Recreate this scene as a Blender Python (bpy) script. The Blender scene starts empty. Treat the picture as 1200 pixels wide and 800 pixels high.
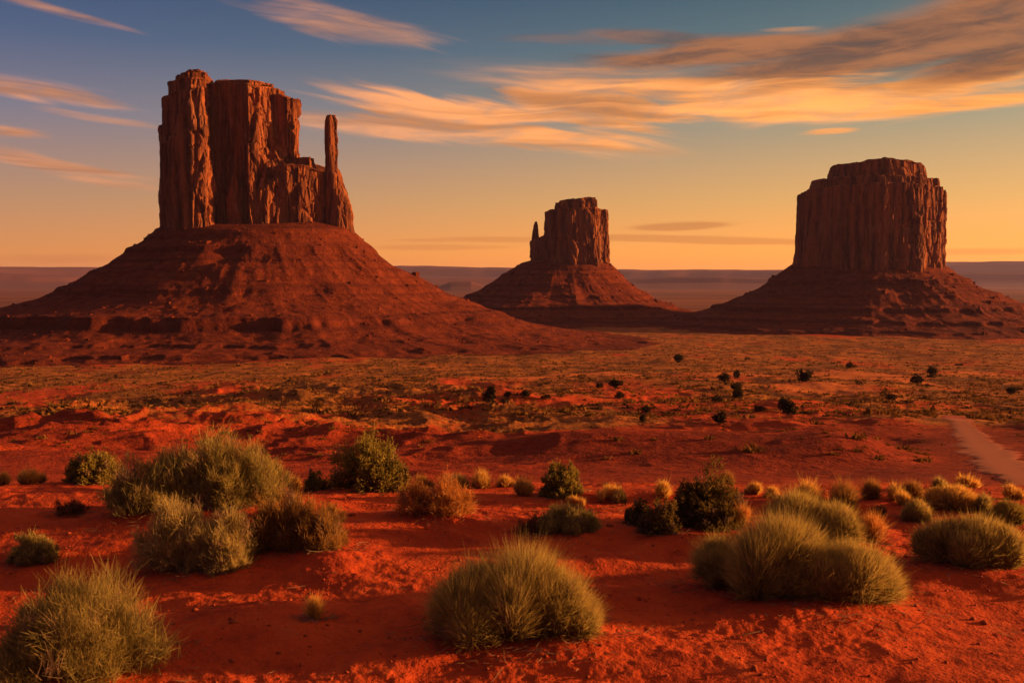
import bpy, math, random
import numpy as np
from mathutils import Vector, Matrix

SC = bpy.context.scene
COL = SC.collection
R = math.radians

# ------------------------------------------------------------------ camera
F = 1177.0                       # focal length in pixels of a 1200 px wide frame
PITCH = math.atan(70.0 / F)
CAM_Z = 2.2
cam_data = bpy.data.cameras.new('camera')
cam_data.sensor_width = 36.0
cam_data.lens = 36.0 * F / 1200.0
cam_data.clip_start = 0.1
cam_data.clip_end = 120000.0
cam_data.dof.use_dof = True
cam_data.dof.focus_distance = 60.0
cam_data.dof.aperture_fstop = 6.3
cam = bpy.data.objects.new('camera', cam_data)
COL.objects.link(cam)
cam.location = (0, 0, CAM_Z)
cam.rotation_euler = (math.pi / 2 - PITCH, 0, 0)
SC.camera = cam

# ------------------------------------------------------------------ light and exposure
SUN_AZ, SUN_EL = R(84.0), R(7.6)
SUN_STRENGTH = 5.0
SUN_COLOR = (1.0, 0.47, 0.17)
SKY_STRENGTH = 0.10
EXPOSURE = 1.2
SC.view_settings.view_transform = 'Standard'
SC.view_settings.look = 'None'
SC.view_settings.exposure = EXPOSURE
SC.view_settings.gamma = 1.0
SC.view_settings.use_curve_mapping = False
SC.render.engine = 'CYCLES'
SC.cycles.use_denoising = True
SC.cycles.max_bounces = 5
SC.cycles.diffuse_bounces = 3
SC.cycles.volume_bounces = 0
SC.cycles.transparent_max_bounces = 8

sun_data = bpy.data.lights.new('sun', 'SUN')
sun_data.energy = SUN_STRENGTH
sun_data.angle = R(0.5)
sun_data.color = SUN_COLOR
sun = bpy.data.objects.new('sun', sun_data)
COL.objects.link(sun)
sun_dir = Vector((math.sin(SUN_AZ) * math.cos(SUN_EL), math.cos(SUN_AZ) * math.cos(SUN_EL), math.sin(SUN_EL)))
sun.rotation_euler = sun_dir.to_track_quat('Z', 'Y').to_euler()
sun.location = (60, 10, 40)


class G:
    """small helper that writes node graphs as expressions"""
    def __init__(self, tree):
        self.t = tree

    def node(self, kind, **kw):
        n = self.t.nodes.new(kind)
        for k, v in kw.items():
            setattr(n, k, v)
        return n

    def put(self, sock, v):
        if hasattr(v, 'is_output'):
            self.t.links.new(v, sock)
        else:
            sock.default_value = v

    def m(self, op, a, b=0.0, c=0.0, clamp=False):
        n = self.node('ShaderNodeMath', operation=op, use_clamp=clamp)
        self.put(n.inputs[0], a)
        if len(n.inputs) > 1:
            self.put(n.inputs[1], b)
            self.put(n.inputs[2], c)
        return n.outputs[0]

    def add(self, a, b): return self.m('ADD', a, b)
    def sub(self, a, b): return self.m('SUBTRACT', a, b)
    def mul(self, a, b): return self.m('MULTIPLY', a, b)

    def smooth(self, v, lo, hi, a=0.0, b=1.0):
        n = self.node('ShaderNodeMapRange', interpolation_type='SMOOTHSTEP')
        self.put(n.inputs['Value'], v)
        n.inputs['From Min'].default_value = lo
        n.inputs['From Max'].default_value = hi
        n.inputs['To Min'].default_value = a
        n.inputs['To Max'].default_value = b
        return n.outputs[0]

    def xyz(self, x, y, z):
        n = self.node('ShaderNodeCombineXYZ')
        self.put(n.inputs[0], x); self.put(n.inputs[1], y); self.put(n.inputs[2], z)
        return n.outputs[0]

    def noise(self, vec, scale, detail=4, rough=0.55, dist=0.0, dims='3D'):
        n = self.node('ShaderNodeTexNoise', noise_dimensions=dims)
        self.put(n.inputs['Vector'], vec)
        n.inputs['Scale'].default_value = scale
        n.inputs['Detail'].default_value = detail
        n.inputs['Roughness'].default_value = rough
        n.inputs['Distortion'].default_value = dist
        return n.outputs[0]

    def mix(self, f, a, b, blend='MIX'):
        n = self.node('ShaderNodeMix', data_type='RGBA', blend_type=blend)
        self.put(n.inputs[0], f)
        self.put(n.inputs[6], a if hasattr(a, 'is_output') else (*a, 1))
        self.put(n.inputs[7], b if hasattr(b, 'is_output') else (*b, 1))
        return n.outputs[2]

    def ramp(self, v, stops):
        n = self.node('ShaderNodeValToRGB')
        e = n.color_ramp.elements
        e[0].position, e[0].color = stops[0][0], (*stops[0][1], 1)
        e[1].position, e[1].color = stops[-1][0], (*stops[-1][1], 1)
        for p, c in stops[1:-1]:
            k = e.new(p); k.color = (*c, 1)
        self.put(n.inputs[0], v)
        return n.outputs[0]


# ------------------------------------------------------------------ sky
world = bpy.data.worlds.new('World')
SC.world = world
world.use_nodes = True
wt = world.node_tree
wt.nodes.clear()
g = G(wt)
sky = g.node('ShaderNodeTexSky', sky_type='NISHITA')
sky.sun_disc = False
sky.sun_elevation = SUN_EL
sky.sun_rotation = SUN_AZ
sky.altitude = 1600
sky.air_density = 1.0
sky.dust_density = 1.6
sky.ozone_density = 1.0
geo = g.node('ShaderNodeTexCoord')
sep = g.node('ShaderNodeSeparateXYZ')
wt.links.new(geo.outputs['Generated'], sep.inputs[0])
dx, dy, dz = sep.outputs
U = g.mul(g.m('ARCTAN2', dx, dy), F)                                   # azimuth
V = g.mul(g.m('ARCSINE', dz), F)                                       # elevation
# sunset grade of the clear sky: the dusty air turns it tan and orange towards the horizon
el_t = g.m('DIVIDE', V, 700.0, clamp=True)
SKYRAMP = [(0.0, (0.58, 0.150, 0.012)), (0.045, (0.60, 0.192, 0.016)), (0.13, (0.40, 0.185, 0.042)), (0.26, (0.165, 0.138, 0.094)),
           (0.37, (0.050, 0.077, 0.084)), (0.48, (0.013, 0.039, 0.063)), (0.62, (0.075, 0.055, 0.058)), (1.0, (0.200, 0.100, 0.062))]  # highest stops: warm overhead brightness added above the view as fill light
warm = g.ramp(el_t, SKYRAMP)
sunside = g.mul(g.smooth(U, -800, 700, 0.58, 1.10), g.smooth(dy, -0.35, 0.45, 0.38, 1.0))                           # brighter towards the sun; dimmed behind the camera to darken cliff fronts
warm = g.mix(1.0, warm, g.xyz(sunside, g.mul(sunside, g.smooth(U, -700, 900, 0.97, 1.05)), g.smooth(U, -700, 500, 1.15, 0.92)), 'MULTIPLY')
nish = g.mix(1.0, sky.outputs[0], (SKY_STRENGTH * 1.0,) * 3, 'MULTIPLY')
clear = g.mix(0.90, nish, warm)

# warm glow round the low sun, added out of view as soft fill
dot = g.node('ShaderNodeVectorMath', operation='DOT_PRODUCT')
wt.links.new(geo.outputs['Generated'], dot.inputs[0])
dot.inputs[1].default_value = sun_dir
ang = g.m('ARCCOSINE', g.m('MINIMUM', dot.outputs['Value'], 1.0))
glow = g.m('EXPONENT', g.mul(g.m('POWER', g.mul(ang, 1 / 0.50), 2.0), -1.0))
clear = g.mix(1.0, clear, g.mix(1.0, (0.80, 0.30, 0.08), g.xyz(glow, glow, glow), 'MULTIPLY'), 'ADD')


def rotated(tilt):
    """streak coordinates: tilt in degrees, positive climbs to the right"""
    c, s = math.cos(R(tilt)), math.sin(R(tilt))
    u = g.add(g.mul(U, c), g.mul(V, s))
    v = g.sub(g.mul(V, c), g.mul(U, s))
    return u, v


warp = g.noise(g.xyz(g.mul(U, 1 / 330), g.mul(V, 1 / 120), 3.0), 1.0, 2)
warp = g.mul(g.sub(warp, 0.5), 46.0)


def streaks(tilt, lu, lv, seed, detail=5, rough=0.55):
    u, v = rotated(tilt)
    return g.noise(g.xyz(g.mul(u, 1 / lu), g.mul(g.add(v, warp), 1 / lv), seed), 1.0, detail, rough, 0.35)


st_down = streaks(-9, 210, 17, 1.7, 6, 0.52)
st_flat = streaks(-2, 270, 16, 5.1, 6, 0.52)
st_up = streaks(7, 240, 22, 9.4, 6, 0.50)
ST = {'d': st_down, 'f': st_flat, 'u': st_up}


def cloud(px, py, a, b, tilt, which, lo=0.35, hi=0.72, k=1.0):
    az = math.atan((px - 600) / F)
    el = math.atan((330 - py) / F * math.cos(az))
    c, s = math.cos(R(tilt)), math.sin(R(tilt))
    u0, v0 = g.sub(U, az * F), g.sub(V, el * F)
    u = g.mul(g.add(g.mul(u0, c), g.mul(v0, s)), 1 / a)
    v = g.mul(g.sub(g.mul(v0, c), g.mul(u0, s)), 1 / b)
    q = g.add(g.mul(u, u), g.mul(v, v))
    env = g.m('EXPONENT', g.mul(q, -1.0))
    n = g.smooth(g.add(ST[which], g.mul(g.sub(env, 0.55), 0.42)), lo, hi)
    return g.mul(g.mul(n, g.smooth(env, 0.03, 0.70)), k)


def pile(items):
    out = None
    for it in items:
        c = cloud(*it)
        out = c if out is None else g.m('MAXIMUM', out, c)
    return out


bright = pile([
    (60, 112, 125, 13, -5, 'd'), (25, 156, 50, 7, -3, 'd'), (110, 140, 90, 7, -6, 'd', .42, .68, .5),
    (60, 193, 130, 11, -7, 'd'), (130, 215, 70, 7, -5, 'd'),
    (60, 14, 115, 6, -10, 'd', .40, .68, .6), (385, 32, 115, 20, -8, 'd', .38, .70, .55), (470, 45, 130, 14, -8, 'd', .4, .7, .45),
    (560, 140, 190, 34, -6, 'd', .42, .66), (680, 130, 150, 42, -8, 'd', .44, .64), (650, 160, 110, 10, -10, 'd', .34, .6), (470, 150, 130, 18, -3, 'd', .4, .66, .8),
    (880, 112, 240, 32, 1, 'f', .43, .66), (960, 132, 150, 12, 1, 'f', .36, .6), (1090, 112, 220, 26, 3, 'u', .40, .62), (1080, 128, 150, 9, 2, 'f', .3, .56), (1190, 88, 90, 22, 8, 'u', .3, .55), (760, 100, 200, 22, -2, 'f'),
    (970, 156, 34, 4, 1, 'f', .36, .6, .8), (920, 39, 60, 5, -3, 'f', .4, .66, .5),
])
dark = pile([
    (1150, 28, 160, 36, 15, 'u', .20, .52), (1180, 66, 110, 26, 10, 'u', .22, .56), (1010, 62, 190, 28, 8, 'u', .24, .58), (860, 66, 190, 22, 2, 'f', .30, .66),
    (720, 52, 140, 12, -2, 'f', .4, .68, .6), (650, 120, 150, 16, -7, 'd', .44, .7, .45), (930, 100, 160, 12, 3, 'u', .42, .68, .55),
])
low = pile([
    (795, 266, 62, 5, 2, 'f', .30, .55), (800, 281, 190, 5, -2, 'f', .34, .6, .8), (560, 281, 130, 4, 0, 'f', .36, .6, .6),
    (520, 290, 90, 4, 0, 'f', .38, .62, .5), (1165, 294, 110, 5, 0, 'f', .32, .6, .6), (80, 302, 120, 6, 0, 'f', .36, .62, .45),
])
hue = g.smooth(U, -600, 600)
bright_col = g.mix(hue, (0.36, 0.148, 0.072), (0.66, 0.240, 0.052))
bright_col = g.mix(1.0, bright_col, g.smooth(ST['f'], .32, .68, .62, 1.25), 'MULTIPLY')
fine = g.noise(g.xyz(g.mul(U, 1 / 75), g.mul(g.add(V, g.mul(warp, 0.6)), 1 / 17), 2.2), 1.0, 7, 0.62, 0.5)
c1 = g.mix(g.mul(low, 0.45), clear, (0.22, 0.058, 0.018))
c2 = g.mix(g.mul(g.mul(bright, 0.92), g.smooth(fine, .30, .58, .58, 1.0)), c1, bright_col)
dark_col = g.mix(g.smooth(g.add(g.mul(ST['u'], 0.55), g.mul(fine, 0.45)), .36, .62), (0.060, 0.032, 0.025), (0.230, 0.086, 0.034))
c3 = g.mix(g.mul(g.mul(dark, 0.9), g.smooth(fine, .25, .5, .86, 1.0)), c2, dark_col)
# below the horizon: dim ground glow
below = g.smooth(V, -60, -8)
c4 = g.mix(below, (0.08, 0.03, 0.012), c3)
bg = g.node('ShaderNodeBackground')
wt.links.new(c4, bg.inputs[0])
bg.inputs[1].default_value = 0.86
wo = g.node('ShaderNodeOutputWorld')
wt.links.new(bg.outputs[0], wo.inputs[0])

# ------------------------------------------------------------------ numeric noise


def _hash(ix, iy, iz, seed):
    h = (ix.astype(np.int64) * 374761393 + iy.astype(np.int64) * 668265263 + iz.astype(np.int64) * 2147483647 + seed * 974634777) & 0xFFFFFFFF
    h = ((h ^ (h >> 13)) * 1274126177) & 0xFFFFFFFF
    h = ((h ^ (h >> 16)) * 2246822519) & 0xFFFFFFFF
    return ((h ^ (h >> 15)) & 0xFFFF).astype(np.float64) / 32767.5 - 1.0


def vnoise(x, y, z=None, seed=0):
    """smooth value noise, about -1..1"""
    x = np.asarray(x, float); y = np.asarray(y, float)
    z = np.zeros_like(x) if z is None else np.asarray(z, float)
    x, y, z = np.broadcast_arrays(x, y, z)
    ix, iy, iz = np.floor(x), np.floor(y), np.floor(z)
    fx, fy, fz = x - ix, y - iy, z - iz
    fx = fx * fx * fx * (fx * (fx * 6 - 15) + 10); fy = fy * fy * fy * (fy * (fy * 6 - 15) + 10); fz = fz * fz * (3 - 2 * fz)
    flat = not np.any(fz)
    def plane(k):
        a = _hash(ix, iy, iz + k, seed); b = _hash(ix + 1, iy, iz + k, seed)
        c = _hash(ix, iy + 1, iz + k, seed); d = _hash(ix + 1, iy + 1, iz + k, seed)
        return (a + (b - a) * fx) * (1 - fy) + (c + (d - c) * fx) * fy
    p = plane(0)
    return p if flat else p * (1 - fz) + plane(1) * fz


def fbm(x, y, z=None, seed=0, octaves=4, gain=0.5):
    out, a, f, tot = 0.0, 1.0, 1.0, 0.0
    for o in range(octaves):
        c, s = math.cos(o * 1.1), math.sin(o * 1.1)
        out = out + a * vnoise((x * c - y * s) * f, (x * s + y * c) * f, None if z is None else z * f, seed + o * 17)
        tot += a; a *= gain; f *= 2.03
    return out / tot


def sstep(v, a, b):
    t = np.clip((v - a) / (b - a), 0, 1)
    return t * t * (3 - 2 * t)


# ------------------------------------------------------------------ helpers for objects
def link_mesh(name, verts, faces_flat, starts, totals, mat=None, parent=None, smooth=True):
    me = bpy.data.meshes.new(name)
    nv = len(verts)
    me.vertices.add(nv)
    me.vertices.foreach_set('co', np.ascontiguousarray(verts, dtype=np.float32).ravel())
    me.loops.add(len(faces_flat))
    me.loops.foreach_set('vertex_index', np.ascontiguousarray(faces_flat, dtype=np.int32))
    me.polygons.add(len(starts))
    me.polygons.foreach_set('loop_start', np.ascontiguousarray(starts, dtype=np.int32))
    me.polygons.foreach_set('loop_total', np.ascontiguousarray(totals, dtype=np.int32))
    me.polygons.foreach_set('use_smooth', np.full(len(starts), smooth))
    me.update(calc_edges=True)
    if mat: me.materials.append(mat)
    o = bpy.data.objects.new(name, me)
    COL.objects.link(o)
    if parent: o.parent = parent
    return o


def link_quads(name, verts, quads, mat=None, parent=None, smooth=True):
    q = np.asarray(quads)
    k = q.shape[1]
    n = len(q)
    return link_mesh(name, verts, q.ravel(), np.arange(n) * k, np.full(n, k), mat, parent, smooth)


def grid_quads(nr, nc, wrap=False):
    cols = nc if wrap else nc - 1
    i, j = np.meshgrid(np.arange(nr - 1), np.arange(cols), indexing='ij')
    a = i * nc + j; b = i * nc + (j + 1) % nc
    return np.stack([a, b, b + nc, a + nc], -1).reshape(-1, 4)


def tag(o, label=None, cat=None, group=None, kind=None):
    if label: o['label'] = label
    if cat: o['category'] = cat
    if group: o['group'] = group
    if kind: o['kind'] = kind
    return o


def empty(name, loc=(0, 0, 0)):
    o = bpy.data.objects.new(name, None)
    COL.objects.link(o)
    o.location = loc
    o.empty_display_size = 0.3
    return o


def ray(px, py):
    """direction of a photo pixel"""
    x, y = (px - 600) / F, (400 - py) / F
    c, s = math.cos(PITCH), math.sin(PITCH)
    return np.array([x, c + y * s, -s + y * c])


# ------------------------------------------------------------------ materials
def new_mat(name):
    m = bpy.data.materials.new(name)
    m.use_nodes = True
    t = m.node_tree
    t.nodes.clear()
    out = t.nodes.new('ShaderNodeOutputMaterial')
    return m, G(t), out


def finish(gr, out, color, rough=0.95, bump=None, bump_strength=0.5, bump_dist=0.05, spec=0.1):
    p = gr.node('ShaderNodeBsdfPrincipled')
    gr.put(p.inputs['Base Color'], color if hasattr(color, 'is_output') else (*color, 1))
    gr.put(p.inputs['Roughness'], rough)
    p.inputs['Specular IOR Level'].default_value = spec
    if bump is not None:
        b = gr.node('ShaderNodeBump')
        b.inputs['Strength'].default_value = bump_strength
        b.inputs['Distance'].default_value = bump_dist
        gr.put(b.inputs['Height'], bump)
        gr.t.links.new(b.outputs[0], p.inputs['Normal'])
    gr.t.links.new(p.outputs[0], out.inputs[0])
    return p


SAND = (0.54, 0.080, 0.016)
SAND_DARK = (0.37, 0.047, 0.012)


def ground_material():
    m, q, out = new_mat('red_desert_soil')
    pos = q.node('ShaderNodeNewGeometry').outputs['Position']
    at = q.node('ShaderNodeAttribute', attribute_name='scrub').outputs['Fac']
    bare = q.node('ShaderNodeAttribute', attribute_name='pale').outputs['Fac']
    far = q.node('ShaderNodeAttribute', attribute_name='plain').outputs['Fac']
    n1 = q.noise(pos, 0.9, 6, 0.6)
    n2 = q.noise(pos, 0.06, 5, 0.6)
    n3 = q.noise(pos, 14.0, 4, 0.65)
    base = q.mix(q.smooth(n1, 0.3, 0.72), SAND_DARK, SAND)
    base = q.mix(q.mul(q.smooth(n2, 0.42, 0.7), 0.45), base, (0.36, 0.045, 0.011))
    base = q.mix(q.mul(q.smooth(n3, 0.55, 0.75), 0.35), base, (0.52, 0.085, 0.019))
    crust = q.noise(pos, 2.6, 7, 0.72)
    base = q.mix(q.mul(q.smooth(crust, 0.52, 0.62), 0.60), base, (0.28, 0.038, 0.012))
    base = q.mix(q.mul(q.smooth(crust, 0.46, 0.36), 0.5), base, (0.52, 0.100, 0.024))
    # cloud shade on the slope below the bluff, painted as darker red soil
    shaded_soil = q.node('ShaderNodeAttribute', attribute_name='shaded_soil').outputs['Fac']
    base = q.mix(q.mul(shaded_soil, 0.85), base, q.mix(n1, (0.105, 0.014, 0.006), (0.215, 0.028, 0.009)))
    # pale sand flats of the valley
    base = q.mix(q.mul(bare, 0.9), base, (0.52, 0.150, 0.032))
    # dry grass and sage between the soil
    nf = q.noise(pos, 0.32, 6, 0.75)
    ng = q.noise(pos, 0.055, 5, 0.65)
    grass = q.mix(q.smooth(ng, 0.35, 0.65), (0.160, 0.060, 0.015), (0.46, 0.145, 0.024))
    grass = q.mix(q.smooth(nf, 0.34, 0.50), (0.085, 0.036, 0.011), grass)
    cover = q.smooth(q.add(at, q.mul(q.sub(nf, 0.5), 1.0)), 0.40, 0.62)
    base = q.mix(cover, base, grass)
    # the flat far plain: wide streaks of brush and soil
    sp = q.node('ShaderNodeSeparateXYZ'); q.t.links.new(pos, sp.inputs[0])
    stv = q.noise(q.xyz(q.mul(sp.outputs[0], 1 / 1400), q.mul(sp.outputs[1], 1 / 420), 0), 1.0, 6, 0.65)
    base = q.mix(far, base, q.mix(q.smooth(stv, 0.36, 0.62), (0.085, 0.040, 0.022), (0.26, 0.082, 0.032)))
    rough = q.node('ShaderNodeAttribute', attribute_name='rough').outputs['Fac']
    bump = q.add(q.mul(q.noise(pos, 5.0, 5, 0.6), 0.045), q.mul(q.noise(pos, 38.0, 3, 0.6), 0.012))
    big = q.add(q.mul(q.noise(pos, 0.22, 7, 0.68), 2.6), q.mul(q.noise(pos, 1.1, 4, 0.7), 0.7))
    bump = q.add(bump, q.mul(big, rough))
    finish(q, out, base, 0.97, bump, 0.8, 1.0, 0.05)
    return m


def rock_material(name, streaky, hue=1.0):
    m, q, out = new_mat(name)
    pos = q.node('ShaderNodeNewGeometry').outputs['Position']
    sp = q.node('ShaderNodeSeparateXYZ'); q.t.links.new(pos, sp.inputs[0])
    x, y, z = sp.outputs
    wob = q.mul(q.sub(q.noise(pos, 0.012, 3), 0.5), 8.0)
    zb = q.add(z, wob)
    strata = q.noise(q.xyz(0, 0, q.mul(zb, 0.16)), 1.0, 4, 0.7)
    if streaky:
        vs = q.noise(q.xyz(q.mul(x, 0.16), q.mul(y, 0.16), q.mul(z, 0.012)), 1.0, 5, 0.6)
        v2 = q.noise(q.xyz(q.mul(x, 0.55), q.mul(y, 0.55), q.mul(z, 0.03)), 1.0, 4, 0.6)
        base = q.mix(q.smooth(vs, 0.34, 0.62), (0.080, 0.023, 0.010), (0.280, 0.082, 0.025))
        base = q.mix(q.mul(q.smooth(v2, 0.52, 0.68), 0.55), base, (0.055, 0.019, 0.011))     # desert varnish
        base = q.mix(q.mul(q.smooth(strata, 0.5, 0.66), 0.30), base, (0.15, 0.04, 0.014))
        v3 = q.noise(q.xyz(q.mul(x, 0.23), q.mul(y, 0.23), q.mul(z, 0.016)), 1.0, 4, 0.55)
        base = q.mix(q.mul(q.smooth(v3, 0.56, 0.70), 0.5), base, (0.36, 0.150, 0.068))
        big = q.noise(pos, 0.025, 3)
        base = q.mix(q.mul(q.smooth(big, 0.55, 0.72), 0.45), base, (0.28, 0.115, 0.052))
        bump = q.add(q.mul(v2, 1.0), q.mul(q.noise(pos, 0.9, 4, 0.65), 0.6))
        finish(q, out, base, 0.95, bump, 0.9, 1.6, 0.08)
    else:
        n = q.noise(pos, 0.10, 6, 0.7)
        base = q.mix(q.smooth(n, 0.32, 0.66), (0.100, 0.018, 0.007), (0.195, 0.037, 0.011))
        base = q.mix(q.mul(q.smooth(strata, 0.46, 0.60), 0.70), base, (0.082, 0.015, 0.007))
        spk = q.noise(pos, 0.6, 3, 0.6)
        base = q.mix(q.mul(q.smooth(spk, 0.58, 0.7), 0.5), base, (0.085, 0.032, 0.012))
        led = q.node('ShaderNodeAttribute', attribute_name='ledge').outputs['Fac']
        base = q.mix(q.mul(led, 0.5), base, (0.085, 0.016, 0.008))
        bump = q.add(q.mul(n, 2.0), q.noise(pos, 0.55, 5, 0.7))
        finish(q, out, base, 0.97, bump, 0.9, 1.8, 0.05)
    return m


def leaf_material(name, dark, light, trans=0.35, tip=None):
    m, q, out = new_mat(name)
    gi = q.node('ShaderNodeNewGeometry')
    rnd = gi.outputs['Random Per Island']
    pos = gi.outputs['Position']
    n = q.noise(pos, 8.0, 3)
    f = q.add(q.mul(rnd, 0.45), q.mul(q.smooth(n, 0.36, 0.64), 0.55))
    c = q.mix(f, dark, light)
    if tip is not None:                                  # young straw-coloured ends on older, greyer growth
        ta = q.node('ShaderNodeAttribute', attribute_name='tip').outputs['Fac']
        c = q.mix(q.mul(q.smooth(ta, 0.25, 0.95), q.add(0.45, q.mul(f, 0.5))), c, tip)
    d = q.node('ShaderNodeBsdfDiffuse'); q.put(d.inputs[0], c)
    t = q.node('ShaderNodeBsdfTranslucent'); q.put(t.inputs[0], c)
    mx = q.node('ShaderNodeMixShader'); mx.inputs[0].default_value = trans
    q.t.links.new(d.outputs[0], mx.inputs[1]); q.t.links.new(t.outputs[0], mx.inputs[2])
    q.t.links.new(mx.outputs[0], out.inputs[0])
    return m


M_GROUND = ground_material()
M_CLIFF = rock_material('sandstone_cliff', True)
M_TALUS = rock_material('red_shale_slope', False)
M_SAGE = leaf_material('sage_twigs', (0.120, 0.102, 0.032), (0.350, 0.272, 0.075), 0.45, (0.620, 0.430, 0.100))
M_SILVER = leaf_material('silvery_twigs', (0.200, 0.150, 0.050), (0.500, 0.370, 0.115), 0.45, (0.740, 0.530, 0.150))
M_GREEN = leaf_material('green_leaves', (0.090, 0.076, 0.016), (0.290, 0.215, 0.038), 0.42, (0.460, 0.315, 0.055))
M_DARKLEAF = leaf_material('dark_green_leaves', (0.055, 0.043, 0.014), (0.180, 0.116, 0.026), 0.34, (0.300, 0.170, 0.032))
M_BROWN = leaf_material('brownish_twigs', (0.110, 0.064, 0.020), (0.320, 0.165, 0.040), 0.40, (0.520, 0.260, 0.055))
M_GOLD = leaf_material('golden_dry_grass', (0.380, 0.190, 0.034), (0.700, 0.390, 0.072), 0.50, (0.850, 0.510, 0.100))
M_DRY = leaf_material('dry_orange_twigs', (0.300, 0.115, 0.026), (0.620, 0.260, 0.055), 0.45, (0.720, 0.330, 0.070))
M_DEAD = leaf_material('bleached_dead_stalks', (0.150, 0.090, 0.045), (0.360, 0.220, 0.110), 0.25)
M_GREY = leaf_material('grey_dead_twigs', (0.110, 0.050, 0.024), (0.220, 0.095, 0.040), 0.2)
M_JUNIPER = leaf_material('juniper_needles', (0.022, 0.017, 0.008), (0.060, 0.042, 0.016), 0.15)
M_SCRUB = leaf_material('valley_scrub', (0.046, 0.025, 0.009), (0.270, 0.115, 0.024), 0.25)


def bark_material():
    m, q, out = new_mat('shrub_bark')
    pos = q.node('ShaderNodeNewGeometry').outputs['Position']
    n = q.noise(pos, 60.0, 3)
    finish(q, out, q.mix(n, (0.09, 0.045, 0.022), (0.20, 0.105, 0.05)), 0.9)
    return m


M_BARK = bark_material()


def stone_material():
    m, q, out = new_mat('red_stone')
    pos = q.node('ShaderNodeNewGeometry').outputs['Position']
    n = q.noise(pos, 30.0, 4)
    finish(q, out, q.mix(n, (0.20, 0.035, 0.012), (0.40, 0.085, 0.025)), 0.95, n, 0.4, 0.01)
    return m


M_STONE = stone_material()


def road_material():
    m, q, out = new_mat('packed_dirt')
    pos = q.node('ShaderNodeNewGeometry').outputs['Position']
    n = q.noise(pos, 0.5, 6, 0.65)
    track = q.node('ShaderNodeAttribute', attribute_name='track').outputs['Fac']
    c = q.mix(n, (0.30, 0.078, 0.030), (0.40, 0.108, 0.042))
    c = q.mix(q.mul(track, 0.6), c, (0.25, 0.062, 0.024))
    soft = q.node('ShaderNodeAttribute', attribute_name='soft').outputs['Fac']
    c = q.mix(q.smooth(q.add(soft, q.mul(q.sub(n, 0.5), 1.5)), 0.30, 0.80), c, (0.30, 0.040, 0.011))
    finish(q, out, c, 0.95, n, 0.3, 0.1)
    return m


M_ROAD = road_material()


def far_material():
    m, q, out = new_mat('far_mesa_rock')
    pos = q.node('ShaderNodeNewGeometry').outputs['Position']
    sp = q.node('ShaderNodeSeparateXYZ'); q.t.links.new(pos, sp.inputs[0])
    n = q.noise(q.xyz(q.mul(sp.outputs[0], 0.0006), q.mul(sp.outputs[1], 0.0006), q.mul(sp.outputs[2], 0.02)), 1.0, 5, 0.6)
    finish(q, out, q.mix(n, (0.10, 0.034, 0.022), (0.15, 0.05, 0.03)), 0.95)
    return m


M_FAR = far_material()

# ------------------------------------------------------------------ terrain height
PROF_Y = np.array([-1e6, 9.0, 10.6, 11.8, 14.0, 20.0, 32.0, 45.0, 80.0, 120.0, 180.0, 260.0, 360.0, 500.0, 850.0, 1150.0, 1500.0, 3000.0, 1e6])
PROF_Z = np.array([0.0, 0.0, -.06, -0.22, -0.95, -3.0, -5.2, -6.7, -11.9, -17.3, -24.0, -31.0, -37.6, -44.5, -55.0, -58.5, -60.0, -60.0, -60.0])

ROAD_PX = [(1230, 585), (1203, 567), (1180, 550), (1163, 535), (1147, 521), (1135, 508), (1127, 498), (1122, 491), (1117, 487)]


def base_profile(d):
    return np.interp(d, PROF_Y, PROF_Z)


def d_eff(x, y):
    return np.maximum(y, 0) + np.maximum(0, np.abs(x) - 90) * 0.6 + np.maximum(0, -y - 90)


# (pixel x, pixel y of the foot, radius in m, height in m): sand hummocks that the shrubs hold
HUMMOCKS = []
ROAD_PTS = None


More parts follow.
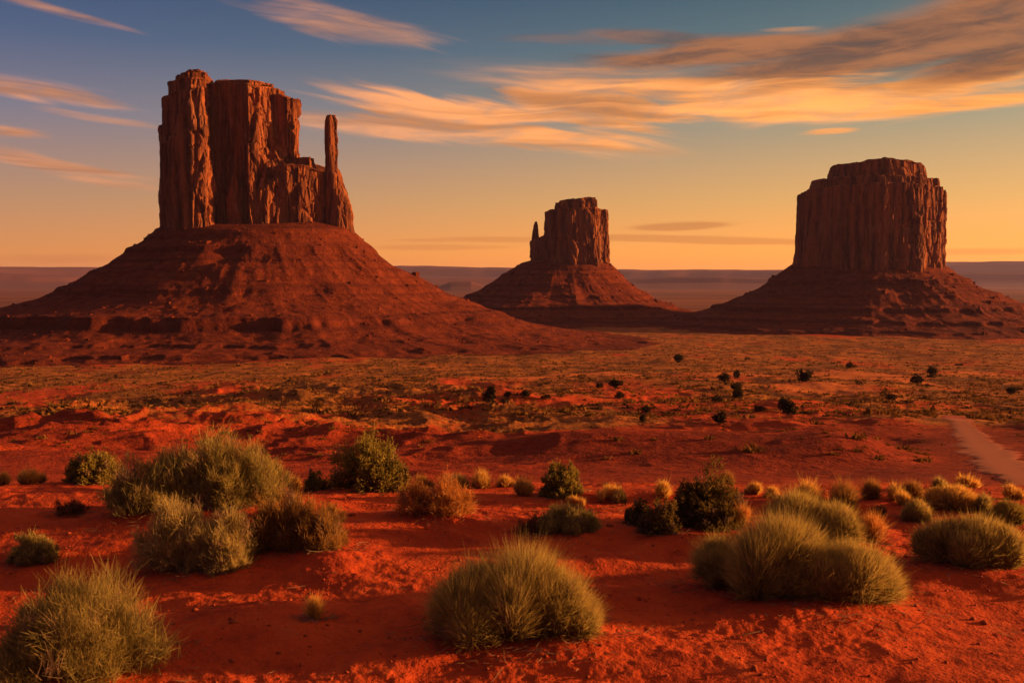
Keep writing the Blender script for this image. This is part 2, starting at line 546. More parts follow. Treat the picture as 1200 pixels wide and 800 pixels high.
def height(x, y):
    x = np.asarray(x, float); y = np.asarray(y, float)
    d = d_eff(x, y)
    rim = 0.45 * vnoise(x / 3.1, y / 9.0 + 4, seed=5) + 0.25 * vnoise(x / 1.1, y / 5.0, seed=6)
    h = base_profile(d + rim * sstep(d, 6, 11) * (1 - sstep(d, 20, 40)))
    r = np.hypot(x, y)
    near = 1 - sstep(d, 12, 22)
    # foreground undulation and wind-worked sand
    wx = x + 0.25 * vnoise(x / 1.3, y / 1.3, seed=17); wy = y + 0.18 * vnoise(x / 1.1, y / 1.1, seed=18)
    fg = (0.050 * vnoise(wx / 2.3 + 9.3, wy / 1.1 + 2.2, seed=11) + 0.026 * vnoise(wx / 0.80, wy / 0.42, seed=12)
          + 0.012 * vnoise(wx / 0.30, wy / 0.17, seed=13))
    lumps = np.clip(fbm(wx / 0.13, wy / 0.08, seed=14, octaves=3), -0.15, 1)
    patch = sstep(vnoise(x / 1.5, y / 0.9, seed=16), -0.45, 0.35)
    fg = fg + 0.018 * lumps * (0.45 + 0.55 * patch) + 0.005 * fbm(x / 0.045, y / 0.035, seed=15, octaves=2) * (0.3 + 0.7 * patch)
    # the sand falls gently away from the sun on the shaded side of a low crest
    fg = fg - 0.075 * np.clip(-(x + 1.5 + 0.5 * vnoise(y / 2.0, y * 0, seed=19)), 0, 4) * sstep(y, 0, 3) * (1 - sstep(y, 7.0, 10.4))
    h = h + near * fg
    for hx, hy, hr, hh in HUMMOCKS:
        h = h + hh * np.exp(-((x - hx) ** 2 + (y - hy) ** 2) / (hr * hr))
    # badlands slope below the bluff
    mid = sstep(d, 22, 60) * (1 - sstep(d, 330, 480))
    az = np.arctan2(x, np.maximum(y, 1e-3))
    leftw = 1 - sstep(az, -0.08, 0.10)
    bwx = x + 7 * vnoise(x / 30, y / 30, seed=24); bwy = y + 7 * vnoise(x / 28, y / 28, seed=25)
    rid = 1 - np.abs(vnoise(bwx / 24 + 3, bwy / 26, seed=21))
    rid2 = 1 - np.abs(vnoise(bwx / 9 + 3, bwy / 10, seed=22))
    rid3 = 1 - np.abs(vnoise(bwx / 3.4, bwy / 3.6, seed=26))
    bad = 3.0 * fbm(bwx / 26 + 3, bwy / 24, seed=21, octaves=2) + (rid2 ** 2 - 0.42) * 0.85 + (rid3 ** 2 - 0.42) * 0.36 + 0.55 * fbm(x / 4, y / 4, seed=23, octaves=4)
    dist_scale = np.clip(d / 140.0, 0.35, 1.25)
    amp = mid * (0.42 + 0.62 * leftw) * dist_scale
    # dark low knolls at the foot of the bluff
    kn = np.exp(-((x - 12) / 16) ** 2 - ((y - 92) / 14) ** 2) * 2.6 + np.exp(-((x - 27) / 13) ** 2 - ((y - 72) / 10) ** 2) * 1.8 \
        + np.exp(-((x - 4) / 10) ** 2 - ((y - 75) / 7) ** 2) * 1.2
    # valley rolls
    val = sstep(d, 200, 400) * (1 - sstep(r, 1800, 2600))
    roll = 2.7 * fbm(x / 70, y / 110, seed=31, octaves=4) + 0.55 * fbm(x / 10, y / 13, seed=32, octaves=4)
    bump = amp * bad + kn + val * roll
    if ROAD_PTS is not None:
        sel = (x > 5) & (x < 260) & (y > 8) & (y < 420)
        dd = np.full(np.shape(x), 1e9)
        if np.any(sel):
            xs, ys = x[sel], y[sel]
            best = np.full(xs.shape, 1e9)
            for (ax, ay), (bx, by) in zip(ROAD_PTS[:-1], ROAD_PTS[1:]):
                ux, uy = bx - ax, by - ay
                t = np.clip(((xs - ax) * ux + (ys - ay) * uy) / (ux * ux + uy * uy), 0, 1)
                best = np.minimum(best, np.hypot(xs - ax - t * ux, ys - ay - t * uy))
            dd[sel] = best
        bump = bump * sstep(dd, 3.0, 11.0)
    far = sstep(r, 2500, 6000)
    return h + bump + far * 5.0 * fbm(x / 900, y / 900, seed=41, octaves=3)


def on_ground(px, py, dmax=1500.0):
    """where the ray through a photo pixel meets the ground (first hit)"""
    v = ray(px, py)
    t = np.concatenate([np.arange(2, 24, 0.02), np.geomspace(24, dmax * 1.4, 2600)])
    X, Y, Z = v[0] * t, v[1] * t, CAM_Z + v[2] * t
    below = Z < height(X, Y)
    i = int(np.argmax(below)) if below.any() else len(t) - 1
    return float(X[i]), float(Y[i]), float(height(X[i:i + 1], Y[i:i + 1])[0])


_pts = []
for _p in ROAD_PX:
    _v = ray(*_p)
    _t = np.geomspace(14, 900, 4000)
    _z = CAM_Z + _v[2] * _t
    _hz = base_profile(d_eff(_v[0] * _t, _v[1] * _t))
    _ok = (_z < _hz) & (_v[1] * _t > 34)
    _i = int(np.argmax(_ok))
    _pts.append((float(_v[0] * _t[_i]), float(_v[1] * _t[_i])))
ROAD_PTS = _pts

# ------------------------------------------------------------------ shrub builder


def twig_mesh(name, roots, dirs, lens, widths, rng, bend, mat, parent, rows=3, dead=None):
    """many thin tapering blades in one mesh"""
    n = len(roots)
    side = np.cross(dirs, rng.normal(size=(n, 3)))
    side /= np.linalg.norm(side, axis=1, keepdims=True) + 1e-9
    curl = rng.normal(size=(n, 3)) * bend[0] + np.array([0, 0, bend[1]])
    prof = [0.75, 1.0, 0.7][:rows]
    vs = []
    for k in range(rows):
        t = k / rows
        c = roots + dirs * (lens * t)[:, None] + curl * (lens * t * t)[:, None]
        w = (widths * prof[k] * 0.5)[:, None]
        vs += [c - side * w, c + side * w]
    vs.append(roots + dirs * lens[:, None] + curl * lens[:, None])
    per = 2 * rows + 1
    V_ = np.stack(vs, 1).reshape(-1, 3)
    o = np.arange(n) * per
    quads = [np.stack([o + 2 * k, o + 2 * k + 1, o + 2 * k + 3, o + 2 * k + 2], 1) for k in range(rows - 1)]
    tri = np.stack([o + 2 * rows - 2, o + 2 * rows - 1, o + 2 * rows], 1)
    q = np.concatenate(quads)
    flat = np.concatenate([q.ravel(), tri.ravel()])
    starts = np.concatenate([np.arange(len(q)) * 4, len(q) * 4 + np.arange(n) * 3])
    tot = np.concatenate([np.full(len(q), 4), np.full(n, 3)])
    o = link_mesh(name, V_, flat, starts, tot, mat, parent, True)
    tips = np.repeat(np.arange(rows + 1) / rows, 2)[:per]
    at = o.data.attributes.new('tip', 'FLOAT', 'POINT')
    at.data.foreach_set('value', np.tile(tips, n).astype(np.float32))
    if dead is not None:
        o.data.materials.append(M_DEAD)
        mi = np.concatenate([np.tile(dead.astype(np.int32), rows - 1), dead.astype(np.int32)])
        o.data.polygons.foreach_set('material_index', mi)
    return o


def tube_mesh(name, paths, radii, mat, parent):
    """stems: list of (k,3) paths with start radii, 4-sided tapering tubes"""
    V_, Q = [], []
    base = 0
    for P, r in zip(paths, radii):
        k = len(P)
        tan = np.gradient(P, axis=0)
        tan /= np.linalg.norm(tan, axis=1, keepdims=True) + 1e-9
        a = np.cross(tan, np.array([0.31, 0.95, 0.05])); a /= np.linalg.norm(a, axis=1, keepdims=True) + 1e-9
        b = np.cross(tan, a)
        rr = r * np.linspace(1, 0.3, k)[:, None]
        ring = np.stack([P + a * rr, P + b * rr, P - a * rr, P - b * rr], 1).reshape(-1, 3)
        V_.append(ring)
        for i in range(k - 1):
            for j in range(4):
                Q.append((base + i * 4 + j, base + i * 4 + (j + 1) % 4, base + (i + 1) * 4 + (j + 1) % 4, base + (i + 1) * 4 + j))
        base += 4 * k
    return link_quads(name, np.concatenate(V_), Q, mat, parent, True)


def build_shrub(name, loc, lobes, style, mat, seed, density=1.0, rmin=0.0):
    """lobes: (cx, cy, rx, ry, rz) domes in metres, local to loc"""
    rng = np.random.default_rng(seed)
    if style in ('grass', 'broom', 'leafy'):             # uneven side growth breaks the dome
        more = []
        for (cx, cy, rx, ry, rz) in lobes:
            for _ in range(4):
                a_, e_ = rng.uniform(0, 6.28), rng.uniform(0.40, 0.72)
                q_ = rng.uniform(0.38, 0.60)
                more.append((cx + math.cos(a_) * e_ * rx, cy + math.sin(a_) * e_ * ry, rx * q_, ry * q_, rz * rng.uniform(0.55, 1.02) * (1.12 - 0.45 * e_)))
        density *= (len(lobes) / (len(lobes) + len(more))) ** 0.7 * 1.12
        lobes = [(l[0], l[1], l[2] * 0.93, l[3] * 0.93, l[4] * 0.99) for l in lobes] + more
    root = empty(name, loc)
    dist = math.hypot(loc[0], loc[1])
    px = dist / 1000.0                                   # about one pixel at this distance
    S = dict(
        broom=dict(br=380, tw=64, L=0.25, w=0.0019, spread=0.66, up=0.62, rho=(0.30, 0.86), bend=(0.12, 0.10), low=-0.02),
        grass=dict(br=1150, tw=24, L=0.58, w=0.0019, spread=0.34, up=0.58, rho=(0.08, 0.60), bend=(0.12, -0.10), low=0.0),
        leafy=dict(br=420, tw=46, L=0.13, w=0.0065, spread=0.95, up=0.40, rho=(0.40, 0.97), bend=(0.2, 0.0), low=-0.10),
        sparse=dict(br=70, tw=34, L=0.30, w=0.0030, spread=0.70, up=0.60, rho=(0.35, 0.84), bend=(0.18, 0.0), low=0.0),
        tuft=dict(br=150, tw=16, L=0.75, w=0.0028, spread=0.24, up=0.66, rho=(0.0, 0.35), bend=(0.14, -0.12), low=0.0),
    )[style]
    vol = np.array([l[2] * l[3] * l[4] for l in lobes]) ** 0.67
    pick = rng.choice(len(lobes), size=int(S['br'] * density * max(1, len(lobes) ** 0.7)), p=vol / vol.sum())
    Lb = np.array(lobes, float)[pick]
    n = len(pick)
    phi = rng.uniform(0, 2 * math.pi, n)
    cz = rng.uniform(S['low'], 1.0, n) ** 1.0 if S['low'] >= 0 else rng.uniform(S['low'], 1.0, n)
    sr = np.sqrt(np.clip(1 - cz * cz, 0, 1))
    D = np.stack([np.cos(phi) * sr, np.sin(phi) * sr, cz], 1)
    Rl = Lb[:, 2:5]
    C = np.stack([Lb[:, 0], Lb[:, 1], np.zeros(n)], 1)
    rough = 1 + 0.20 * vnoise(D[:, 0] * 3.1 + 7 * pick, D[:, 1] * 3.1, D[:, 2] * 3.1, seed=seed) + rng.normal(0, 0.05, n)
    # gaps where branches are missing, and branches that run past the rest
    hole = vnoise(D[:, 0] * 2.3 + 3 * pick, D[:, 1] * 2.3, D[:, 2] * 2.3 + 5, seed=seed + 40)
    keep = hole > np.where(rng.uniform(0, 1, n) < 0.12, -2.0, -0.34 if style != 'broom' else -0.55)
    pick, Lb, D, Rl, C, rough, phi = pick[keep], Lb[keep], D[keep], Rl[keep], C[keep], rough[keep], phi[keep]
    n = len(pick)
    rough = rough * np.where(rng.uniform(0, 1, n) < 0.07, rng.uniform(1.08, 1.32, n), 1.0)
    rho = rng.uniform(S['rho'][0], S['rho'][1], n) * rough
    P = C + D * Rl * rho[:, None]
    P[:, 2] = np.maximum(P[:, 2], 0.004)
    # stems from the crown of the root out to each branchlet
    ns = min(n, 70)
    ids = rng.choice(n, ns, replace=False)
    paths, radii = [], []
    Cm = C.mean(0)
    for i in ids:
        base = 0.45 * C[i] + 0.55 * Cm + np.array([rng.normal() * 0.10 * Rl[i, 0], rng.normal() * 0.10 * Rl[i, 1], -0.03])
        tip = P[i] + D[i] * Rl[i] * 0.12
        t = np.linspace(0, 1, 6)[:, None]
        mid = base * (1 - t) + tip * t
        mid[:, 2] += (np.sin(t[:, 0] * math.pi) * 0.06 * Rl[i, 2])
        mid[1:-1] += rng.normal(size=(4, 3)) * 0.025 * Rl[i].mean()
        paths.append(mid); radii.append(rng.uniform(0.003, 0.008) * (0.6 + Rl[i].mean()))
    k = S['tw']
    lean_ = rng.normal(size=(n, 3)) * (0.24 if style in ('grass', 'broom') else 0.1)
    idx = np.repeat(np.arange(n), k)
    Rm = Rl[idx].mean(1)
    out = D[idx] * (1 - S['up']) + np.array([0, 0, 1.0]) * S['up'] + lean_[idx] + rng.normal(size=(n * k, 3)) * S['spread'] * 0.62
    out /= np.linalg.norm(out, axis=1, keepdims=True)
    jit = rng.normal(size=(n * k, 3)) * (0.10 if style != 'leafy' else 0.09) * Rl[idx]
    start = P[idx] + jit * (0.8 if style != 'tuft' else 0.6)
    start[:, 2] = np.maximum(start[:, 2], -0.01)
    # blades reach the dome: length scaled by the room left to its surface
    L = S['L'] * Rm * rng.uniform(0.55, 1.25, n * k) * np.repeat(rng.uniform(0.8, 1.25, n), k)
    if style in ('grass', 'tuft'):
        room = np.clip(1.0 - np.linalg.norm((start - C[idx]) / Rl[idx], axis=1), 0.12, 1.0)
        L = room * np.sqrt(np.sum((out * Rl[idx]) ** 2, 1)) * rng.uniform(0.55, 1.15, n * k)
    w = np.maximum(S['w'], px * (0.43 if style != 'leafy' else 1.0)) * rng.uniform(0.7, 1.3, n * k)
    dead = np.repeat(rng.uniform(0, 1, n) < 0.09, k) | (rng.uniform(0, 1, n * k) < 0.03)
    twig_mesh('foliage', start, out, L, w, rng, S['bend'], mat, root, dead=dead)
    if style != 'tuft':
        tube_mesh('stem', paths, radii, M_BARK, root)
    return root


# (label, name, category, group, style, material, lobes in photo pixels (x0, x1, ytop, ybase), density)
SHRUBS = [
    ('tall grassy shrub with straw-tipped blades, cut by the lower left corner', 'grassy_shrub', 'broom', M_SAGE, [(-14, 176, 690, 816)], 1.6),
    ('pale silvery shrub with two bushy heads side by side, in front of the largest bush', 'sagebrush_shrub', 'broom', M_SILVER,
     [(148, 242, 577, 676), (212, 300, 583, 672)], 1.5),
    ('brownish fluffy shrub on a red sand hummock beside the pale two-headed shrub', 'sagebrush_shrub', 'broom', M_BROWN, [(278, 372, 578, 655), (320, 406, 584, 655)], 1.2),
    ('largest bush of all, wide dark olive mass behind the pale two-headed shrub', 'sagebrush_shrub', 'broom', M_SAGE,
     [(108, 205, 546, 612), (150, 255, 516, 604), (195, 302, 506, 600), (250, 334, 510, 600)], 1.5),
    ('small round dark shrub alone on bare sand near the left edge', 'sagebrush_shrub', 'broom', M_SAGE, [(6, 60, 625, 661)], 0.8),
    ('low dark green leafy shrub on the rim behind the largest bush', 'leafy_shrub', 'leafy', M_GREEN, [(66, 136, 529, 566)], 0.8),
    ('faded brown dead tuft on sand between small round shrub and largest bush', 'dead_shrub', 'sparse', M_GREY, [(60, 96, 588, 606)], 0.9),
    ('rounded dark green leafy shrub with crisp crown on the rim, above the dry orange twigs', 'leafy_shrub', 'leafy', M_GREEN, [(380, 478, 516, 578), (425, 478, 535, 580)], 1.1),
    ('little dark green shrub tucked against the side of the big leafy shrub', 'leafy_shrub', 'leafy', M_GREEN, [(351, 388, 549, 576)], 0.6),
    ('open dry shrub of glowing orange twigs with gaps through it', 'dry_shrub', 'sparse', M_DRY, [(460, 512, 562, 606), (498, 556, 557, 608)], 2.0),
    ('compact round green shrub like a ball on the rim amid yellow tufts', 'leafy_shrub', 'leafy', M_GREEN, [(630, 688, 546, 583)], 0.9),
    ('low oval olive shrub behind the large dome of fine grass', 'sagebrush_shrub', 'broom', M_SAGE, [(625, 706, 590, 628)], 0.9),
    ('faint grey leafless twigs at the side of the low oval olive shrub', 'dead_shrub', 'sparse', M_GREY, [(604, 642, 604, 627)], 0.6),
    ('spreading dull green shrub leaning beside the dense dark brown-green bush', 'leafy_shrub', 'leafy', M_DARKLEAF, [(728, 772, 582, 616), (752, 803, 580, 626)], 0.8),
    ('dense dark rounded bush with amber lit crown next to spreading dull green shrub', 'leafy_shrub', 'leafy', M_DARKLEAF, [(788, 884, 556, 620)], 1.3),
    ('large smooth dome of fine upright grass in the middle of the red sand', 'grassy_shrub', 'grass', M_SAGE, [(482, 640, 662, 762), (530, 690, 636, 762), (590, 716, 668, 762)], 1.25),
    ('very large sprawling shrub of three merged mounds, grey-brown in the centre', 'grassy_shrub', 'grass', M_SAGE,
     [(803, 890, 628, 698), (845, 1005, 599, 712), (945, 1080, 638, 722)], 1.2),
    ('olive dome shrub half hidden behind the sprawling three-mound shrub', 'grassy_shrub', 'grass', M_SAGE, [(892, 985, 571, 640), (930, 1030, 590, 645)], 0.9),
    ('neat oval mound of fine grass standing apart near the right edge', 'grassy_shrub', 'grass', M_SAGE, [(1083, 1160, 610, 668), (1110, 1212, 606, 668)], 0.9),
    ('small dark green shrub cut off by the right edge above the oval grass mound', 'grassy_shrub', 'grass', M_GREEN, [(1163, 1215, 586, 617)], 0.6),
    ('small upright olive tuft just above the oval grass mound', 'grassy_shrub', 'grass', M_SAGE, [(1062, 1096, 580, 611)], 0.6),
    ('golden crowned low shrub near the rim, below the dirt road', 'grassy_shrub', 'grass', M_GOLD, [(1094, 1160, 570, 601)], 0.7),
    ('wispy yellow sprout alone on sand between brownish shrub and grass dome', 'grass_tuft', 'tuft', M_GOLD, [(352, 382, 692, 726)], 0.5),
    ('tiny sprig of glowing dry stalks behind the sprawling three-mound shrub', 'grass_tuft', 'tuft', M_DRY, [(1010, 1044, 598, 640)], 0.5),
    ('reddish sparse stalks at the foot of the dense dark bush', 'grass_tuft', 'tuft', M_DRY, [(852, 892, 590, 622)], 0.4),
]
# small tufts along the rim of the bluff: (x0, x1, ytop, ybase, material, label)
RIM = [
    (-12, 20, 546, 563, M_GOLD, 'yellow rim tuft cut by the left edge of the picture'),
    (12, 58, 545, 564, M_GOLD, 'wide yellow grass clump on the rim left of the leafy rim shrub'),
    (330, 358, 541, 560, M_GOLD, 'bright yellow tuft between largest bush and little dark green shrub'),
    (476, 512, 542, 561, M_BROWN, 'brown tuft on the rim touching the big leafy shrub'),
    (518, 556, 542, 563, M_SAGE, 'flat olive tuft on the rim above the dry orange shrub'),
    (546, 583, 543, 568, M_GOLD, 'round golden-brown tuft beside the flat olive rim tuft'),
    (572, 612, 552, 568, M_GOLD, 'thin golden tuft half hidden behind the round golden-brown tuft'),
    (590, 630, 555, 580, M_GOLD, 'fluffy golden tuft just left of the ball-shaped green shrub'),
    (690, 736, 563, 584, M_GOLD, 'low glowing yellow tuft just right of the ball-shaped green shrub'),
    (716, 738, 572, 588, M_SAGE, 'small olive tuft in front of the low glowing yellow tuft'),
    (758, 796, 559, 582, M_GOLD, 'golden tuft peeking out behind the spreading dull green shrub'),
    (868, 904, 563, 578, M_GOLD, 'short golden tuft right of the dense dark bush'),
    (890, 920, 568, 582, M_GOLD, 'second golden tuft next to the short golden tuft'),
    (918, 975, 557, 590, M_GOLD, 'large golden plume of grass above the half hidden olive dome'),
    (965, 1014, 560, 598, M_BROWN, 'brown-gold mound at the side of the large golden plume'),
    (1000, 1042, 560, 584, M_BROWN, 'dim brown tuft one step beyond the brown-gold mound'),
    (1034, 1062, 563, 586, M_GOLD, 'pale gold tuft in the middle of the rim row below the road'),
    (1054, 1084, 562, 584, M_BROWN, 'brown tuft right of the pale gold tuft in the rim row'),
    (1082, 1120, 558, 574, M_SAGE, 'olive tuft behind the golden crowned low shrub'),
    (1104, 1160, 552, 570, M_GOLD, 'long strip of yellow grass where the dirt road leaves view'),
    (1140, 1164, 580, 602, M_SAGE, 'tiny dark tuft at the side of the golden crowned low shrub'),
    (1046, 1070, 574, 592, M_GOLD, 'short golden tuft in front of the brown tuft of the rim row'),
    (1168, 1200, 566, 584, M_GOLD, 'golden tuft under the end of the dirt road, at the right edge'),
    (980, 1000, 590, 603, M_GOLD, 'tiny golden tuft directly below the brown-gold mound'),
    (300, 326, 548, 560, M_GOLD, 'faint golden tuft behind the shoulder of the largest bush'),
    (655, 690, 578, 592, M_GOLD, 'little yellow tuft at the foot of the ball-shaped green shrub'),
    (838, 866, 548, 566, M_BROWN, 'brown tuft behind the amber crown of the dense dark bush'),
    (1018, 1044, 590, 604, M_GREY, 'greyish flat tuft among bare sand below the rim row'),
]


def px_on_near_ground(px, py):
    v = ray(px, py)
    t = np.arange(2, 40, 0.01)
    Z = CAM_Z + v[2] * t
    hz = height(v[0] * t, v[1] * t)
    ok = Z < hz
    i = int(np.argmax(ok)) if ok.any() else len(t) - 1
    return v[0] * t[i], v[1] * t[i]


FIT = {'broom': (0.98, 0.77), 'grass': (1.05, 0.86), 'leafy': (0.94, 0.92), 'sparse': (1.0, 0.96), 'tuft': (0.95, 0.95)}


def plan_lobes(boxes, style):
    """pixel boxes -> base point and dome lobes in metres"""
    cx = 0.5 * (min(b[0] for b in boxes) + max(b[1] for b in boxes))
    cy = max(b[3] for b in boxes)
    x0, y0 = flat_hit(cx, cy)
    out = []
    for (a, b, t, f) in boxes:
        x, y = flat_hit(0.5 * (a + b), f)
        dist = math.hypot(x, y, CAM_Z)
        rx = 0.5 * (b - a) / F * dist
        ry = rx * 0.85
        rz = (f - t) / F * dist * FIT[style][1]
        out.append((x - x0, y + 0.60 * ry - y0, rx * FIT[style][0], ry, rz))
    return x0, y0, out


def flat_hit(px, py):
    v = ray(px, py)
    t = np.arange(2, 16, 0.005)
    Z = CAM_Z + v[2] * t
    hz = height(v[0] * t, v[1] * t)
    ok = Z < hz
    i = int(np.argmax(ok)) if ok.any() else len(t) - 1
    y = v[1] * t[i]
    if y > 11.4:                        # on the rim, not beyond it
        s = 11.4 / y
        return v[0] * t[i] * s, 11.4
    return v[0] * t[i], y


PLANS, BANKS = [], []
for s in SHRUBS:
    x0, y0, lob = plan_lobes(s[4], s[2])
    PLANS.append((x0, y0, lob))
    for (lx, ly, rx, ry, rz) in lob:
        if rx > 0.2:
            BANKS.append((x0 + lx, y0 + ly, rx * 1.15, min(0.06, rx * 0.09)))
RIM_AT = [flat_hit(0.5 * (r_[0] + r_[1]), r_[3]) for r_ in RIM]
# a worn sand bank at the foot of the brownish shrub
_x, _y = flat_hit(385, 662)
BANKS.append((_x, _y, 0.30, 0.09))
HUMMOCKS += BANKS

# ------------------------------------------------------------------ the ground sheet
wedge = np.linspace(-R(33), R(33), 760)
rest = np.linspace(R(33), 2 * math.pi - R(33), 170)[1:-1]
ang = np.concatenate([wedge, rest])
rad = [0.5]
while rad[-1] < 18000:
    r_ = rad[-1]
    f_ = 0.0045 if 3.5 < r_ < 13 else 0.012 if r_ < 45 else 0.0075 if r_ < 600 else 0.012 if r_ < 1800 else 0.05
    if r_ < 3.5: f_ = 0.03
    rad.append(r_ * (1 + f_))
rad = np.array(rad)
RR, AA = np.meshgrid(rad, ang, indexing='ij')
GX, GY = RR * np.sin(AA), RR * np.cos(AA)
GZ = height(GX.ravel(), GY.ravel()).reshape(GX.shape)
gv = np.stack([GX, GY, GZ], -1).reshape(-1, 3)
nr, nc = GX.shape
gq = grid_quads(nr, nc, True)
c0 = len(gv)
gv = np.vstack([gv, [[0, 0, float(height(np.array([0.0]), np.array([0.0]))[0])]]])
j = np.arange(nc)
fan = np.stack([np.full(nc, c0), (j + 1) % nc, j], 1)
flat = np.concatenate([gq[:, ::-1].ravel(), fan[:, ::-1].ravel()])
starts = np.concatenate([np.arange(len(gq)) * 4, len(gq) * 4 + np.arange(nc) * 3])
tots = np.concatenate([np.full(len(gq), 4), np.full(nc, 3)])
ground = link_mesh('ground', gv, flat, starts, tots, M_GROUND)
tag(ground, kind='structure')


def scrub_cover(x, y):
    d = d_eff(x, y)
    az = np.arctan2(x, np.maximum(y, 1e-3))
    a = sstep(d, 120, 215) * (0.45 + 0.04 * sstep(az, -0.25, 0.05)) + 0.05 * sstep(d, 300, 420)
    a = a + 0.42 * fbm(x / 60, y / 100, seed=51, octaves=4) * sstep(d, 60, 200) + 0.18 * vnoise(x / 13, y / 30, seed=52) * sstep(d, 60, 200)
    a = a + 0.14 * sstep(d, 60, 140)
    return np.clip(a * (1 - 0.5 * sstep(d, 1500, 3000)), 0, 1)


def pale_cover(x, y):
    out = np.zeros_like(x)
    for px, py, ax, ay in [(1010, 437, 75, 13), (1060, 446, 50, 8), (850, 440, 60, 7), (960, 470, 60, 14), (700, 440, 70, 6), (1150, 425, 50, 6), (600, 450, 60, 6)]:
        v = ray(px, py); t = (CAM_Z + 45) / -v[2]
        cx, cy = v[0] * t, v[1] * t
        sx = ax / F * t
        sy = ay / F * t * t / 47
        w = 0.25 * fbm(x / 22, y / 40, seed=61, octaves=3)
        q_ = np.hypot((x - cx) / sx, (y - cy) / sy) + w * 1.6
        out = np.maximum(out, 1 - sstep(q_, 0.55, 1.05))
    return out


gx, gy = gv[:, 0], gv[:, 1]
pl = pale_cover(gx, gy)
gd = d_eff(gx, gy)
gaz = np.arctan2(gx, np.maximum(gy, 1e-3))
shaded_soil = sstep(gd, 25, 50) * (1 - sstep(gd, 150, 230)) * (0.78 + 0.22 * sstep(gaz, -0.12, 0.06)) * sstep(0.45 * fbm(gx / 22, gy / 22, seed=62, octaves=3), -0.36, 0.02)  # where the painted cloud shade darkens the slope
grough = sstep(gd, 25, 90) * (1 - 0.55 * sstep(gd, 250, 500)) * (1 - sstep(gd, 1200, 2500))
for nm, val in (('rough', grough), ('shaded_soil', shaded_soil), ('scrub', scrub_cover(gx, gy) * (1 - 0.55 * pl)), ('pale', pl), ('plain', sstep(np.hypot(gx, gy), 1500, 2600))):
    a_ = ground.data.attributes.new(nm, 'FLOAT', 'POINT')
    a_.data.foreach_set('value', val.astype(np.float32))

# ------------------------------------------------------------------ dirt road
pts = np.array(ROAD_PTS)
seg = np.concatenate([[0], np.cumsum(np.hypot(*np.diff(pts, axis=0).T))])
ss = np.arange(0, seg[-1], 0.8)
rx_, ry_ = np.interp(ss, seg, pts[:, 0]), np.interp(ss, seg, pts[:, 1])
k_ = np.ones(13) / 13
rx_ = np.convolve(np.pad(rx_, 6, 'edge'), k_, 'valid'); ry_ = np.convolve(np.pad(ry_, 6, 'edge'), k_, 'valid')
tx, ty = np.gradient(rx_), np.gradient(ry_)
ln = np.hypot(tx, ty) + 1e-9
nx, ny = ty / ln, -tx / ln
wd = np.interp(np.hypot(rx_, ry_), [40, 70, 120, 220, 300], [1.6, 2.2, 3.1, 3.4, 3.0])
wd = wd * (1 + 0.22 * vnoise(ss / 9, ss * 0 + 1, seed=71) + 0.08 * vnoise(ss / 2.5, ss * 0 + 4, seed=72))
acr = np.linspace(-1, 1, 17)
PX = rx_[:, None] + nx[:, None] * wd[:, None] * acr
PY = ry_[:, None] + ny[:, None] * wd[:, None] * acr
edge = np.abs(acr)
PZ = height(PX.ravel(), PY.ravel()).reshape(PX.shape) + 0.06 - 0.20 * sstep(edge[None, :] + 0.45 * fbm(PX.ravel() / 1.6, PY.ravel() / 1.6, seed=74, octaves=3).reshape(PX.shape), 0.55, 1.0)
road = link_quads('dirt_road', np.stack([PX, PY, PZ], -1).reshape(-1, 3), grid_quads(len(ss), 17), M_ROAD)
tag(road, kind='structure')
tr = road.data.attributes.new('track', 'FLOAT', 'POINT')
tr.data.foreach_set('value', np.broadcast_to(np.exp(-((edge - 0.45) / 0.2) ** 2), PX.shape).ravel().astype(np.float32))

so = road.data.attributes.new('soft', 'FLOAT', 'POINT')
endf = np.clip((np.hypot(rx_, ry_) - 215) / 45, 0, 1)
so.data.foreach_set('value', np.maximum(np.broadcast_to(edge ** 2, PX.shape), endf[:, None]).ravel().astype(np.float32))

# ------------------------------------------------------------------ far mesas on the horizon


def far_hills(name, dist, az0, az1, tops, seed, depth):
    """a long low plateau: tops are (photo x, photo y) of its edge"""
    n = 900
    az = np.linspace(az0, az1, n)
    px = 600 + np.tan(np.clip(az, -1.2, 1.2)) * F
    tx_, ty_ = zip(*tops)
    topy = np.interp(px, tx_, ty_)
    rr_ = dist * (1 + 0.012 * vnoise(az * 9, az * 0, seed=seed) + 0.002 * vnoise(az * 45, az * 0, seed=seed + 1))
    top = CAM_Z + (330 - topy) / F * rr_ * np.cos(az) + 5 * vnoise(az * 60, az * 0, seed=seed + 2)
    rows = []
    for off, zf in ((-0.10, 0.0), (-0.055, 0.22), (-0.022, 0.50), (-0.012, 0.86), (0.0, 1.0), (depth, 1.0), (depth + 0.05, 0.0)):
        z = -66 + (top + 66) * zf
        r_ = rr_ * (1 + off) + (0 if zf in (0, 1) else 1) * 10 * vnoise(az * 40, az * 0 + off * 100, seed=seed + 3)
        rows.append(np.stack([r_ * np.sin(az), r_ * np.cos(az), z], 1))
    o = link_quads(name, np.concatenate(rows), grid_quads(7, n), M_FAR, smooth=False)
    return o


